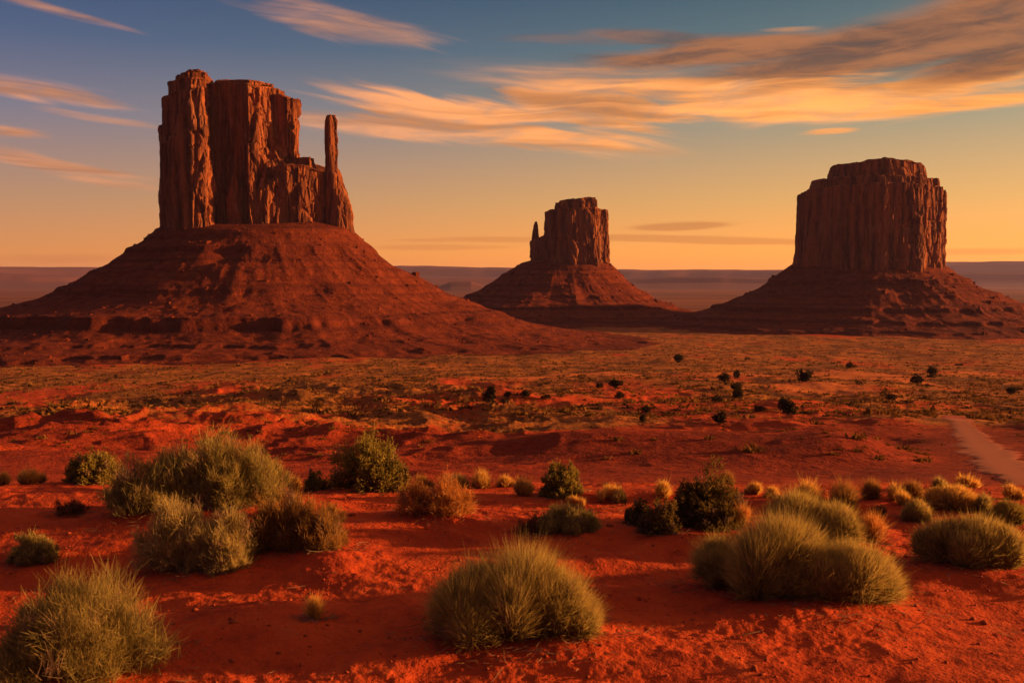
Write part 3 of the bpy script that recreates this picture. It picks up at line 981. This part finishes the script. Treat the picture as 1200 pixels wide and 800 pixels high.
hills = far_hills('distant_hills', 13500, -1.0, 1.0, [(-900, 316), (0, 313), (100, 313), (380, 315), (470, 311), (520, 312), (600, 314), (760, 316), (930, 316),
                                              (1000, 319), (1110, 319), (1200, 319), (2000, 316)], 81, 0.10)
tag(hills, kind='structure')
hills2 = far_hills('distant_hills', 11200, -0.62, -0.36, [(-300, 333), (-100, 321), (0, 320), (60, 322), (140, 326), (200, 333)], 91, 0.05)
tag(hills2, kind='structure')
hills3 = far_hills('distant_hills', 17000, 0.20, 0.75, [(800, 333), (960, 322), (1060, 311), (1100, 307), (1200, 306), (1400, 308), (1700, 312)], 101, 0.02)
tag(hills3, kind='structure')
hills4 = far_hills('distant_hills', 9600, -0.20, 0.34, [(330, 336), (420, 327), (520, 325.5), (640, 327), (760, 325), (860, 324), (940, 327), (1000, 334)], 111, 0.04)
tag(hills4, kind='structure')
mesa_az = math.atan((540 - 600) / F)
m_ = far_hills('distant_mesa', 7000, math.atan((500 - 600) / F), math.atan((590 - 600) / F),
               [(500, 341), (512, 337), (520, 333), (528, 330.5), (552, 330), (558, 332), (575, 337), (590, 341)], 97, 0.05)
tag(m_, 'tiny flat-topped mesa on the hazy plain between the two mitten buttes', 'mesa')

# ------------------------------------------------------------------ buttes


def prism(poly, z0, z1, taper=0.06, tops=None, n=0):
    """closed block from a plan polygon; the foot is wider than the top; tops gives the top height at each corner"""
    P = np.array(poly, float)
    c = P.mean(0)
    lo = c + (P - c) * (1 + taper)
    k = len(P)
    zt = np.full(k, z1) if tops is None else np.array(tops, float)
    v = np.vstack([np.column_stack([lo, np.full(k, z0)]), np.column_stack([P, zt])])
    f = [tuple(range(k))[::-1], tuple(range(k, 2 * k))] + [(i, (i + 1) % k, (i + 1) % k + k, i + k) for i in range(k)]
    return v, f


def round_prism(cx, cy, rings):
    """stack of ellipses: (z, rx, ry, dx)"""
    k = 20
    a = np.linspace(0, 2 * math.pi, k, endpoint=False)
    v = np.vstack([np.column_stack([cx + r[3] + r[1] * np.cos(a), cy + r[2] * np.sin(a), np.full(k, r[0])]) for r in rings])
    f = [tuple(range(k))[::-1]]
    for i in range(len(rings) - 1):
        f += [(i * k + j, i * k + (j + 1) % k, (i + 1) * k + (j + 1) % k, (i + 1) * k + j) for j in range(k)]
    b = (len(rings) - 1) * k
    f.append(tuple(range(b, b + k)))
    return v, f


def cells(x, y, z, seed):
    """Worley cells: a random value for the nearest cell and the distance to its border"""
    ix, iy, iz = np.floor(x), np.floor(y), np.floor(z)
    d1 = np.full(x.shape, 1e9); d2 = np.full(x.shape, 1e9); val = np.zeros(x.shape)
    for a in (-1, 0, 1):
        for b in (-1, 0, 1):
            for c in (-1, 0, 1):
                jx, jy, jz = ix + a, iy + b, iz + c
                px = jx + 0.5 + 0.45 * _hash(jx, jy, jz, seed); py = jy + 0.5 + 0.45 * _hash(jx, jy, jz, seed + 1); pz = jz + 0.5 + 0.45 * _hash(jx, jy, jz, seed + 2)
                d = np.sqrt((px - x) ** 2 + (py - y) ** 2 + (pz - z) ** 2)
                v = _hash(jx, jy, jz, seed + 3)
                near = d < d1
                d2 = np.where(near, d1, np.minimum(d2, d))
                val = np.where(near, v, val)
                d1 = np.where(near, d, d1)
    return val, d2 - d1


def carve(name, blocks, voxel, parent, origin, seed, flute=5.0, flute_w=15.0, fine=1.6, strata=1.0, cap_z=None):
    """union of blocks by voxels, then weathered: vertical columns and cracks, bedding, spalls"""
    V_, F_ = [], []
    b = 0
    for v, f in blocks:
        V_.append(v); F_ += [tuple(i + b for i in q) for q in f]; b += len(v)
    me = bpy.data.meshes.new('block')
    me.from_pydata(np.vstack(V_).tolist(), [], F_)
    me.update()
    tmp = bpy.data.objects.new('block', me)
    COL.objects.link(tmp)
    md = tmp.modifiers.new('r', 'REMESH')
    md.mode = 'VOXEL'; md.voxel_size = voxel
    dg = bpy.context.evaluated_depsgraph_get()
    out = bpy.data.meshes.new_from_object(tmp.evaluated_get(dg))
    bpy.data.objects.remove(tmp)
    bpy.data.meshes.remove(me)
    n = len(out.vertices)
    co = np.empty(n * 3, np.float32); out.vertices.foreach_get('co', co); co = co.reshape(-1, 3).astype(float)
    no = np.empty(n * 3, np.float32); out.vertex_normals.foreach_get('vector', no); no = no.reshape(-1, 3).astype(float)
    x, y, z = co.T
    hn = no.copy(); hn[:, 2] = 0
    hl = np.linalg.norm(hn, axis=1)
    wall = sstep(hl, 0.35, 0.9)
    wz = vnoise(x / 30, y / 30, z / 40, seed=seed + 9) * 6
    c1 = np.abs(vnoise((x + wz) / flute_w, (y + wz) / flute_w, z / 150, seed=seed)) ** 0.7
    c2 = np.abs(vnoise((x - wz) / (flute_w * 0.42), (y + wz) / (flute_w * 0.42), z / 70, seed=seed + 1)) ** 0.75
    c3 = fbm(x / 5.0, y / 5.0, z / 14, seed=seed + 2, octaves=3)
    spall = sstep(vnoise(x / 18, y / 18, z / 34, seed=seed + 3), 0.05, 0.22)
    led = sstep(vnoise(x * 0 + 1, x * 0, z / 5.5 + vnoise(x / 40, y / 40, seed=seed + 5) * 0.4, seed=seed + 4), -0.1, 0.25) - 0.5
    if cap_z is not None:
        topness = sstep(z, cap_z, cap_z + 10)
    else:
        topness = 0.0
    disp = (c1 - 0.42) * flute * (1 - 0.6 * topness) + (c2 - 0.42) * flute * 0.42 * (1 - 0.6 * topness) + c3 * fine - spall * flute * 0.32 + led * strata * (0.6 + 1.6 * topness)
    k1, e1 = cells(x / 11 + wz * 0.02, y / 11, z / 46, seed + 20)
    k2, e2 = cells(x / 4.6, y / 4.6 + wz * 0.03, z / 15, seed + 30)
    disp = disp * 0.62 + flute * (0.34 * k1 + 0.15 * k2 - 0.30 * (1 - sstep(e1, 0.0, 0.16)) - 0.12 * (1 - sstep(e2, 0.0, 0.14)))
    disp = disp * (0.70 + 0.75 * np.clip(no[:, 0], 0, 1))
    co += no * (disp * wall)[:, None]
    co[:, 2] += (1 - wall) * fbm(x / 14, y / 14, seed=seed + 7, octaves=4) * 2.6
    out.vertices.foreach_set('co', co.astype(np.float32).ravel())
    out.polygons.foreach_set('use_smooth', np.full(len(out.polygons), False))
    out.update()
    out.materials.clear(); out.materials.append(M_CLIFF)
    out.name = name
    o = bpy.data.objects.new(name, out)
    COL.objects.link(o)
    o.parent = parent
    return o


def talus(parent, cx, cy, ax, ay, prof, ledges, seed, smax, top_noise=1.0, led_w=None, nth=900, ns=250, gully=3.2, lean=0.0, squeeze=1.0):
    """debris apron round a cliff foot: prof = (distance from cliff, height), ledges = (height, step) hard beds"""
    th = np.linspace(0, 2 * math.pi, nth, endpoint=False)
    s = np.concatenate([np.linspace(-26, 0, 10)[:-1], np.linspace(0, smax, ns)])
    S_, T_ = np.meshgrid(s, th, indexing='ij')
    Rell = 1 / np.sqrt((np.cos(T_) / ax) ** 2 + (np.sin(T_) / ay) ** 2)
    rr = Rell + S_
    x, y = rr * np.cos(T_), rr * np.sin(T_)
    ps, pz = zip(*prof)
    gx_ = np.cos(T_) * 9; gy_ = np.sin(T_) * 9
    wsp = S_ + 11 * vnoise(x / 85, y / 85, seed=seed) * sstep(S_, 20, 80) + 5 * vnoise(x / 26, y / 26, seed=seed + 1) * sstep(S_, 5, 30)
    wsp = wsp * squeeze * (1 - lean * np.clip(-np.cos(T_), -0.25, 1))
    z = np.interp(wsp, ps, pz) - 5.0 * np.clip(-np.sin(T_), 0, 1) * (1 - sstep(S_, 0, 60))
    # radial ridges and gullies
    rg = 1 - np.abs(vnoise(gx_ * 0.55 + S_ / 500, gy_ * 0.55, seed=seed + 2))
    rg2 = 1 - np.abs(vnoise(gx_ * 1.7, gy_ * 1.7 + S_ / 200, seed=seed + 3))
    fade = sstep(S_, 4, 45) * (1 - 0.55 * sstep(S_, smax * 0.55, smax * 0.9))
    z = z + fade * ((rg - 0.6) * gully * 1.9 + (rg2 - 0.6) * gully * 0.75)
    z = z + 1.1 * fbm(x / 16, y / 16, seed=seed + 5, octaves=4) * sstep(S_, 0, 10)
    lw = np.ones_like(z) if led_w is None else led_w(x, y)
    ledge = np.zeros_like(z)
    for (zl, st, run) in ledges:
        zz = zl + 1.6 * vnoise(x / 60, y / 60, seed=seed + 6) + 0.9 * vnoise(x / 11, y / 11, seed=seed + 7)
        w_ = lw * (0.92 + 0.08 * sstep(vnoise(x / 50, y / 50, seed=seed + 8 + int(abs(zl))), -0.5, 0.1))
        # heights in a band above the bed are lifted to it, so its rim falls away steeply
        u = (z - (zz - st)) / (st + run)
        inb = (u > 0) & (u < 1)
        lift = np.where(u < 0.10, u / 0.10 * st, st + (u - 0.10) / 0.90 * run)
        nz = np.where(inb, zz - st + lift, z)
        z = z + (nz - z) * w_
        ledge = np.maximum(ledge, np.where(inb & (u < 0.13), w_, 0))
    z = z + 0.45 * fbm(x / 4.5, y / 4.5, seed=seed + 9, octaves=3) * sstep(S_, 0, 8)
    V_ = np.stack([x + cx, y + cy, z], -1).reshape(-1, 3)
    q_ = grid_quads(len(s), nth, True)
    o = link_quads('talus_slope', V_, q_, M_TALUS, parent)
    a_ = o.data.attributes.new('ledge', 'FLOAT', 'POINT')
    a_.data.foreach_set('value', ledge.ravel().astype(np.float32))
    return o




def boulders(parent, apron, n, size, zmin, seed):
    """fallen blocks lying on a debris apron (uncountable)"""
    rg = np.random.default_rng(seed)
    me = apron.data
    co = np.empty(len(me.vertices) * 3, np.float32); me.vertices.foreach_get('co', co); co = co.reshape(-1, 3).astype(float)
    ok = np.where((co[:, 1] < 60 + co[:, 1].mean()) & (co[:, 2] > zmin))[0]
    w = 0.25 + sstep(vnoise(co[ok, 0] / 30, co[ok, 1] / 30, seed=seed), -0.1, 0.6)
    p = co[rg.choice(ok, n, p=w / w.sum())]
    box = np.array([(a, b, c) for c in (-1, 1) for b in (-1, 1) for a in (-1, 1)], float)
    fc = np.array([(0, 2, 3, 1), (4, 5, 7, 6), (0, 1, 5, 4), (2, 6, 7, 3), (0, 4, 6, 2), (1, 3, 7, 5)])
    r = size * np.exp(rg.normal(0, 0.5, n))
    v = box[None] * (1 + rg.normal(0, 0.22, (n, 8, 3))) * r[:, None, None] * rg.uniform(0.5, 1.1, (n, 1, 3))
    a = rg.uniform(0, 6.28, n); c, s_ = np.cos(a)[:, None], np.sin(a)[:, None]
    v = np.stack([v[..., 0] * c - v[..., 1] * s_, v[..., 0] * s_ + v[..., 1] * c, v[..., 2]], -1) + p[:, None]
    o = link_quads('fallen_boulders', v.reshape(-1, 3), (fc[None] + (np.arange(n) * 8)[:, None, None]).reshape(-1, 4), M_TALUS, parent, False)
    o['kind'] = 'stuff'


# --- the large mitten butte
K = 0.85
bx, by = -255.0, 1000.0
b1 = tag(empty('sandstone_butte', (bx, by, -58)), 'largest sandstone butte with sheer red towers and a detached thin spire on its sunny side', 'butte', 'sandstone buttes of the valley')
zo = 58.0


def up(blocks):
    out = []
    for v, f in blocks:
        v = v.copy(); v[:, 2] += zo
        out.append((v, f))
    return out




def slab(z0, pts, taper=0.0):
    """a block of the large butte; pts: photo x, depth offset, photo y of the top at that corner"""
    return prism([((p - 600) / F * (by + d) - bx, d) for p, d, t in pts], z0, 0, taper, [CAM_Z + (330 - t) / F * (by + d) for p, d, t in pts])


blocks = [
    slab(20, [(191, -14, 150), (194, -44, 175), (206, -62, 165), (228, -67, 150), (244, -62, 140), (252, -14, 130), (256, 30, 130), (195, 34, 150)], 0.01),
    slab(20, [(195, -12, 118), (199, -42, 116), (209, -60, 111), (228, -67, 108), (243, -62, 106), (253, -14, 108), (256, 30, 108), (200, 32, 118)]),
    slab(100, [(202, -10, 100), (206, -38, 99), (214, -54, 96), (229, -62, 95), (242, -57, 95), (253, -12, 98), (255, 28, 98), (206, 28, 100)]),
    slab(160, [(211, -10, 93), (215, -38, 91), (225, -52, 87), (238, -50, 85), (247, -40, 90), (252, -6, 95), (240, 22, 92), (216, 20, 95)]),
    slab(20, [(250, -27, 101), (288, -31, 101), (294, -46, 102), (305, -38, 103), (322, -12, 106), (334, 6, 110), (338, 36, 112), (250, 44, 102)], 0.02),
    slab(150, [(258, -20, 98), (289, -24, 97), (296, -36, 97), (306, -24, 98), (320, -4, 102), (326, 20, 104), (258, 32, 99)]),
    slab(20, [(322, -6, 113), (340, -12, 116), (350, 0, 120), (353, 36, 122), (320, 38, 114)], 0.03),
    slab(20, [(298, -42, 235), (316, -44, 218), (336, -34, 206), (338, -6, 176), (304, -14, 145)], 0.08),
    slab(20, [(324, -32, 204), (338, -38, 196), (352, -35, 194), (366, -28, 196), (380, -16, 200), (391, -4, 204), (391, 24, 200), (322, 32, 182)], 0.05),
    slab(80, [(352, -18, 186), (366, -18, 184), (371, -2, 188), (352, 4, 186)], 0.04),
    slab(20, [(206, -60, 250), (226, -66, 232), (244, -61, 225), (254, -44, 185), (204, -44, 180)], 0.06),
    slab(20, [(270, -40, 236), (279, -43, 208), (287, -39, 226), (286, -8, 205), (270, -8, 205)], 0.05),
]
carve('cliff_tower', up(blocks), 0.95, b1, (bx, by), 201, 5.2, 15.0, 1.1, 1.0, cap_z=176 + zo)
sx_ = lambda p, d=-6: (p - 600) / F * (by + d) - bx
sz_ = lambda t, d=-6: CAM_Z + (330 - t) / F * (by + d)
sp = [round_prism(sx_(390), -6, [(20, 19, 20, 9), (sz_(272), 15, 17, 8), (sz_(245), 13, 14, 7), (sz_(225), 10.5, 11, 4), (sz_(205), 8.0, 9, 1), (sz_(198), 6.6, 7.4, 0),
                                 (sz_(165), 6.4, 7, 0), (sz_(145), 6.2, 6.6, 0), (sz_(137), 3.6, 4, 0)])]
carve('spire', up(sp), 0.8, b1, (bx, by), 211, 2.2, 8.0, 0.7, 0.9)
ap = talus(b1, 2, -4, 94, 73,
      [(-30, 62 + zo), (0, 55 + zo), (8, 46 + zo), (24, 32 + zo), (46, 16 + zo), (84, -7 + zo), (132, -27 + zo), (190, -43 + zo), (260, -52 + zo), (320, -58 + zo), (352, -66 + zo)],
      [(46 + zo, 2.5, 3), (34 + zo, 5.0, 6), (22 + zo, 1.5, 4), (12 + zo, 2.0, 5), (-4 + zo, 4.0, 7), (-25 + zo, 9.5, 9), (-43 + zo, 2.6, 3), (-49 + zo, 2.4, 2.5), (-54 + zo, 2.0, 2.0)],
      301, 480, led_w=lambda x, y: 0.35 + 0.65 * (1 - sstep(x + 0.15 * y, 40, 150)), nth=1200, ns=320, gully=1.3, lean=0.08)
boulders(b1, ap, 1200, 0.6, 6, 311)

# --- the small mitten butte
b2 = tag(empty('sandstone_butte', (103, 1600, -60)), 'smallest sandstone butte with a short thumb of rock at its shaded side', 'butte', 'sandstone buttes of the valley')
zo = 60.0
blocks = [
    prism([(-52, -6), (-42, -38), (-10, -48), (26, -42), (46, -18), (50, 10), (30, 40), (-40, 36)], 10, 115, 0.10, [112, 114, 116, 116, 114, 113, 114, 112]),
    prism([(-34, -10), (-28, -28), (4, -34), (26, -26), (29, 4), (10, 26), (-26, 20)], 108, 133, 0.06, [126, 128, 133, 134, 133, 130, 126]),
    prism([(-74, -8), (-66, -20), (-44, -26), (-44, 16), (-72, 12)], 10, 72, 0.06, [66, 70, 76, 74, 66]),
]
carve('cliff_tower', up(blocks), 1.2, b2, (0, 0), 221, 4.2, 16.0, 1.1, 1.1, cap_z=108 + zo)
carve('spire', up([round_prism(-66, -4, [(40, 9, 9, 0), (66, 6.5, 7, 0), (80, 4.6, 5, 0), (92, 3.4, 4, 0.5), (97, 1.8, 2, 1)])]), 0.8, b2, (0, 0), 231, 1.6, 7.0, 0.6, 0.6)
ap = talus(b2, -18, -4, 70, 50, [(-30, 40 + zo), (0, 32 + zo), (20, 17 + zo), (44, 0 + zo), (82, -21 + zo), (130, -39 + zo), (190, -50 + zo), (240, -58 + zo), (275, -67 + zo)],
      [(14 + zo, 3.0, 4), (-4 + zo, 2.5, 5), (-18 + zo, 4.0, 4), (-34 + zo, 5.0, 5), (-48 + zo, 2.2, 3)], 321, 276, nth=640, ns=170, gully=1.3, squeeze=1.2, lean=0.2)
boulders(b2, ap, 500, 0.9, 8, 331)

# --- the broad butte
b3 = tag(empty('sandstone_butte', (441, 1250, -59)), 'broad drum-shaped sandstone butte with a stepped flat cap and no spire', 'butte', 'sandstone buttes of the valley')
zo = 59.0
blocks = [
    prism([(-93, -4), (-84, -36), (-50, -66), (-8, -76), (34, -72), (68, -52), (88, -22), (94, 10), (70, 56), (0, 74), (-70, 56)], 5, 116, 0.05,
          [112, 117, 119, 121, 121, 119, 117, 112, 116, 118, 116]),
    prism([(-74, -4), (-66, -32), (-40, -56), (-4, -64), (32, -60), (58, -44), (78, -18), (80, 10), (54, 46), (0, 60), (-54, 46)], 108, 131, 0.08),
    prism([(-50, -4), (-46, -28), (-30, -44), (0, -52), (30, -48), (52, -36), (66, -14), (68, 6), (46, 36), (0, 48), (-42, 34)], 126, 151, 0.05,
          [148, 149, 150, 153, 151, 150, 147, 147, 149, 150, 148]),
    prism([(2, -46), (18, -44), (18, -30), (2, -30)], 145, 155, 0.05),
]
carve('cliff_tower', up(blocks), 1.15, b3, (0, 0), 241, 4.6, 18.0, 1.1, 1.2, cap_z=117 + zo)
ap = talus(b3, 0, 0, 96, 74, [(-30, 34 + zo), (0, 24 + zo), (26, 7 + zo), (58, -10 + zo), (100, -28 + zo), (150, -42 + zo), (210, -52 + zo), (270, -59 + zo), (310, -67 + zo)],
      [(5 + zo, 4.5, 5), (-12 + zo, 2.5, 5), (-27 + zo, 4.5, 4), (-40 + zo, 4.0, 4), (-50 + zo, 2.0, 3)], 341, 312, nth=900, ns=200, gully=1.3, squeeze=1.17)
boulders(b3, ap, 800, 0.8, 8, 351)
b3.location = (494, 1400, -64.5)
b3.scale = (1.085, 1.085, 1.085)

# ------------------------------------------------------------------ shrubs of the bluff
for k, (s, (x0, y0, lob)) in enumerate(zip(SHRUBS, PLANS)):
    label, name, style, mat, boxes, dens = s
    z0 = float(height(np.array([x0]), np.array([y0 + lob[0][3] * 0.5]))[0])
    lob2 = []
    o = build_shrub(name, (x0, y0, z0 - 0.015), lob, style, mat, 500 + k, dens)
    tag(o, label, 'grass' if name == 'grass_tuft' else 'shrub', 'desert shrubs on the red bluff' if name != 'grass_tuft' else 'grass sprigs on the red bluff')

for k, (a, b, t, f, mat, label) in enumerate(RIM):
    x, y = RIM_AT[k]
    dist = math.hypot(x, y)
    rx = 0.5 * (b - a) / F * dist
    rz = (f - t) / F * dist
    z0 = float(height(np.array([x]), np.array([y]))[0])
    # keep the foot in the ray of its pixel
    rr_ = np.random.default_rng(650 + k)
    lob = [(0, 0, rx * 0.62, rx * 0.6, rz * 1.05)]
    for q_ in range(3):
        lob.append((rx * rr_.uniform(-0.55, 0.55), rx * rr_.uniform(-0.4, 0.4), rx * rr_.uniform(0.3, 0.5), rx * 0.4, rz * rr_.uniform(0.55, 0.95)))
    o = build_shrub('rim_grass_tuft', (x, y, z0 - 0.01), lob, 'tuft', mat, 700 + k, 0.42 if mat is M_GOLD else 0.6)
    tag(o, label, 'grass', 'small grass tufts along the bluff rim')

# ------------------------------------------------------------------ junipers in the valley: (photo x, photo y of foot, half width px, height px, label)
JUN = [
    (794, 425, 5.5, 10, 'lone dark juniper at the foot of the slope between the small and the broad butte'),
    (848, 448, 6.0, 10, 'dark juniper at the near end of the pale sand strip, one of two close together'),
    (863, 443, 4.5, 9, 'smaller dark juniper behind the one on the pale sand strip'),
    (864, 466, 7.5, 14, 'large round black-green juniper below the pale sand strip'),
    (943, 447, 7.0, 14, 'tall dark juniper just before the bright orange sand flat'),
    (923, 484, 9.0, 17, 'biggest dark juniper on the sandy slope, straight below the broad butte corner'),
    (844, 497, 7.0, 13, 'round dark juniper lowest down, nearest to the red knolls'),
    (840, 471, 9.5, 8, 'low wide dark juniper beside the large round one'),
    (888, 482, 8.0, 7, 'flat faint juniper left of the biggest one'),
    (1074, 450, 6.5, 11, 'round dark juniper on the bright orange sand flat'),
    (1091, 442, 7.0, 10, 'wide dark juniper just beyond the round one on the orange flat'),
    (1042, 469, 8.0, 8, 'low brownish juniper in the brush below the orange sand flat'),
    (1185, 461, 6.0, 8, 'dark juniper far along the brush near the right edge'),
    (997, 431, 5.0, 6, 'small dark juniper at the back of the orange sand flat'),
    (575, 472, 7.5, 17, 'upright dark juniper set apart below the big talus slope'),
    (595, 466, 4.5, 7, 'small juniper next to the upright one below the big talus slope'),
    (616, 466, 6.5, 9, 'middle-sized juniper second from the upright one'),
    (640, 469, 6.5, 7, 'low juniper third from the upright one'),
    (721, 457, 6.0, 12, 'taller of two dark junipers in the centre of the brush flat'),
    (703, 454, 4.5, 7, 'small juniper left of the taller central one'),
    (726, 467, 6.0, 8, 'squat juniper in front of the taller central one'),
    (757, 484, 6.5, 9, 'round juniper on the brush slope above the red knolls'),
    (753, 494, 5.0, 8, 'small juniper directly in front of the round one above the red knolls'),
]


def juniper(px, py, hw, hp, label, seed):
    rng = np.random.default_rng(seed)
    x, y, z = on_ground(px, py)
    dist = math.hypot(x, y)
    W, H = hw / F * dist, hp / F * dist
    root = empty('juniper_tree', (x, y, z))
    n = 900
    # crown of leaf sprays on several uneven boughs
    bo = rng.normal(size=(9, 3)) * np.array([0.34, 0.34, 0.20]) * np.array([W, W, H]) + np.array([0, 0, 0.50 * H])
    idx = rng.integers(0, 9, n)
    d = rng.normal(size=(n, 3)); d /= np.linalg.norm(d, axis=1, keepdims=True)
    p = bo[idx] + d * np.array([0.60 * W, 0.60 * W, 0.30 * H]) * rng.uniform(0.3, 1.0, (n, 1))
    p[:, 2] = np.clip(p[:, 2], 0.0, None)
    out = d + np.array([0, 0, 0.5]) + rng.normal(size=(n, 3)) * 0.4
    out /= np.linalg.norm(out, axis=1, keepdims=True)
    twig_mesh('crown', p, out, rng.uniform(0.08, 0.17, n) * H, np.full(n, 0.11 * H), rng, (0.2, 0.0), M_JUNIPER, root)
    t = np.linspace(0, 1, 5)[:, None]
    paths = [np.hstack([t * rng.normal() * 0.2 * W, t * rng.normal() * 0.2 * W, t * 0.6 * H - 0.15]) for _ in range(2)]
    tube_mesh('trunk', paths, [0.06 * H, 0.05 * H], M_BARK, root)
    tag(root, label, 'juniper', 'dark junipers dotted over the valley')


for k, jn in enumerate(JUN):
    juniper(*jn, 900 + k)

# ------------------------------------------------------------------ low scrub of the valley floor and slope (uncountable)
rng = np.random.default_rng(77)


def scatter_scrub(name, n, y0, y1, x0, x1, size, blades, mat, bias, seed):
    rg = np.random.default_rng(seed)
    dd = np.exp(rg.uniform(math.log(y0), math.log(y1), n * 4))
    az = np.arctan((rg.uniform(x0, x1, n * 4) - 600) / F)
    x, y = dd * np.tan(az), dd
    dens = scrub_cover(x, y) * (1 - 0.7 * pale_cover(x, y)) + 0.4 * vnoise(x / 14, y / 20, seed=seed)
    keep = np.where(rg.uniform(0, 1, n * 4) < np.clip(dens * bias, 0.03, 1))[0][:n]
    if ROAD_PTS is not None:
        px_, py_ = x[keep], y[keep]
        dmin = np.full(len(keep), 1e9)
        for qx, qy in zip(rx_[::4], ry_[::4]):
            dmin = np.minimum(dmin, np.hypot(px_ - qx, py_ - qy))
        keep = keep[dmin > 4.2]
    x, y = x[keep], y[keep]
    z = height(x, y)
    m = len(x)
    s = size * np.exp(rg.normal(0, 0.4, m))
    idx = np.repeat(np.arange(m), blades)
    d = rg.normal(size=(m * blades, 3)); d[:, 2] = np.abs(d[:, 2]) * 0.9 + 0.15
    d /= np.linalg.norm(d, axis=1, keepdims=True)
    base = np.stack([x, y, z], 1)[idx] + rg.normal(size=(m * blades, 3)) * np.stack([s, s, s * 0.0], 1)[idx] * 0.35
    L = s[idx] * rg.uniform(0.35, 0.8, m * blades)
    w = s[idx] * rg.uniform(0.25, 0.5, m * blades) * (8 / blades) ** 0.5
    o = twig_mesh(name, base, d, L, w, rg, (0.15, 0.0), mat, None, rows=2)
    tag(o, kind='stuff')
    return o


sc_far = scatter_scrub('sagebrush_scrub', 18000, 220, 1150, -120, 1320, 0.95, 8, M_SCRUB, 1.0, 1001)
sc_big = scatter_scrub('dark_scrub', 800, 230, 900, -120, 1320, 1.05, 30, M_JUNIPER, 0.8, 1003)
sc_mid = scatter_scrub('slope_scrub', 2200, 60, 240, -120, 1320, 0.34, 34, M_SCRUB, 0.9, 1002)

# ------------------------------------------------------------------ pebbles and clods on the sand (uncountable)
rg = np.random.default_rng(5)
n = 1800
yy = np.exp(rg.uniform(math.log(4.0), math.log(11.0), n)); xx = yy * np.tan(np.arctan((rg.uniform(-80, 1280, n) - 600) / F))
rr = 0.0065 * np.exp(rg.normal(0, 0.6, n))
rr = np.minimum(rr, 0.035)
zz = height(xx, yy)
oct_v = np.array([(1, 0, 0), (-1, 0, 0), (0, 1, 0), (0, -1, 0), (0, 0, 1), (0, 0, -1)], float)
e = [(0, 2), (2, 1), (1, 3), (3, 0), (0, 4), (2, 4), (1, 4), (3, 4), (0, 5), (2, 5), (1, 5), (3, 5)]
mids = np.array([oct_v[a] + oct_v[b] for a, b in e]); mids /= np.linalg.norm(mids, axis=1, keepdims=True)
sv = np.vstack([oct_v, mids])
em = {frozenset(q): 6 + i for i, q in enumerate(e)}
tris = []
for a, b in ((0, 2), (2, 1), (1, 3), (3, 0)):
    for p, fl in ((4, 0), (5, 1)):
        ab, bp, pa = em[frozenset((a, b))], em[frozenset((b, p))], em[frozenset((p, a))]
        for tq in ((a, ab, pa), (ab, b, bp), (pa, bp, p), (ab, bp, pa)):
            tris.append(tq if not fl else tq[::-1])
tris = np.array(tris)
vv = sv[None] * (1 + rg.normal(0, 0.16, (n, len(sv), 1))) * rr[:, None, None] * rg.uniform(0.6, 1.2, (n, 1, 3)) * np.array([1, 1, 0.7])
vv = vv + np.stack([xx, yy, zz + rr * 0.2], 1)[:, None]
peb = link_quads('pebbles', vv.reshape(-1, 3), (tris[None] + (np.arange(n) * len(sv))[:, None, None]).reshape(-1, 3), M_STONE, smooth=True)
tag(peb, kind='stuff')

# ------------------------------------------------------------------ dead twigs and leaf litter under and around the shrubs (uncountable)
rg = np.random.default_rng(6)
P_ = []
for (x0, y0, lob) in PLANS:
    for (lx, ly, rx, ry, rz) in lob:
        m_n = int(70 + 160 * rx)
        a_ = rg.uniform(0, 6.28, m_n); r_ = rx * np.sqrt(rg.uniform(0.35, 2.1, m_n))
        P_.append(np.stack([x0 + lx + r_ * np.cos(a_), y0 + ly + r_ * np.sin(a_) * 0.85], 1))
P_.append(np.stack([rg.uniform(-4.5, 4.5, 700), rg.uniform(4.0, 11, 700)], 1))
P_ = np.concatenate(P_)
a_ = rg.uniform(0, 6.28, len(P_))
dirs = np.stack([np.cos(a_), np.sin(a_), rg.uniform(-0.05, 0.22, len(P_))], 1)
lit = twig_mesh('twig_litter', np.column_stack([P_, height(P_[:, 0], P_[:, 1]) + 0.004]), dirs, 0.075 * np.exp(rg.normal(0, 0.5, len(P_))),
                rg.uniform(0.003, 0.006, len(P_)), rg, (0.2, 0.0), M_DEAD, None)
tag(lit, kind='stuff')

# ------------------------------------------------------------------ haze: one closed box of air
HAZE_DENSITY = 1.5e-5
hz_top, hz_bot, hw_ = 300.0, -95.0, 19500.0
v, f = prism([(-hw_, -hw_), (hw_, -hw_), (hw_, hw_), (-hw_, hw_)], hz_bot, hz_top, 0.0)
hm = bpy.data.meshes.new('haze')
hm.from_pydata(v.tolist(), [], f)
hm.update()
haze = bpy.data.objects.new('haze', hm)
COL.objects.link(haze)
mh = bpy.data.materials.new('haze_air')
mh.use_nodes = True
mh.node_tree.nodes.clear()
ho = mh.node_tree.nodes.new('ShaderNodeOutputMaterial')
pv = mh.node_tree.nodes.new('ShaderNodeVolumePrincipled')
pv.inputs['Color'].default_value = (0.70, 0.57, 0.92, 1)
pv.inputs['Density'].default_value = HAZE_DENSITY
pv.inputs['Anisotropy'].default_value = 0.15
mh.node_tree.links.new(pv.outputs[0], ho.inputs['Volume'])
hm.materials.append(mh)
tag(haze, kind='stuff')
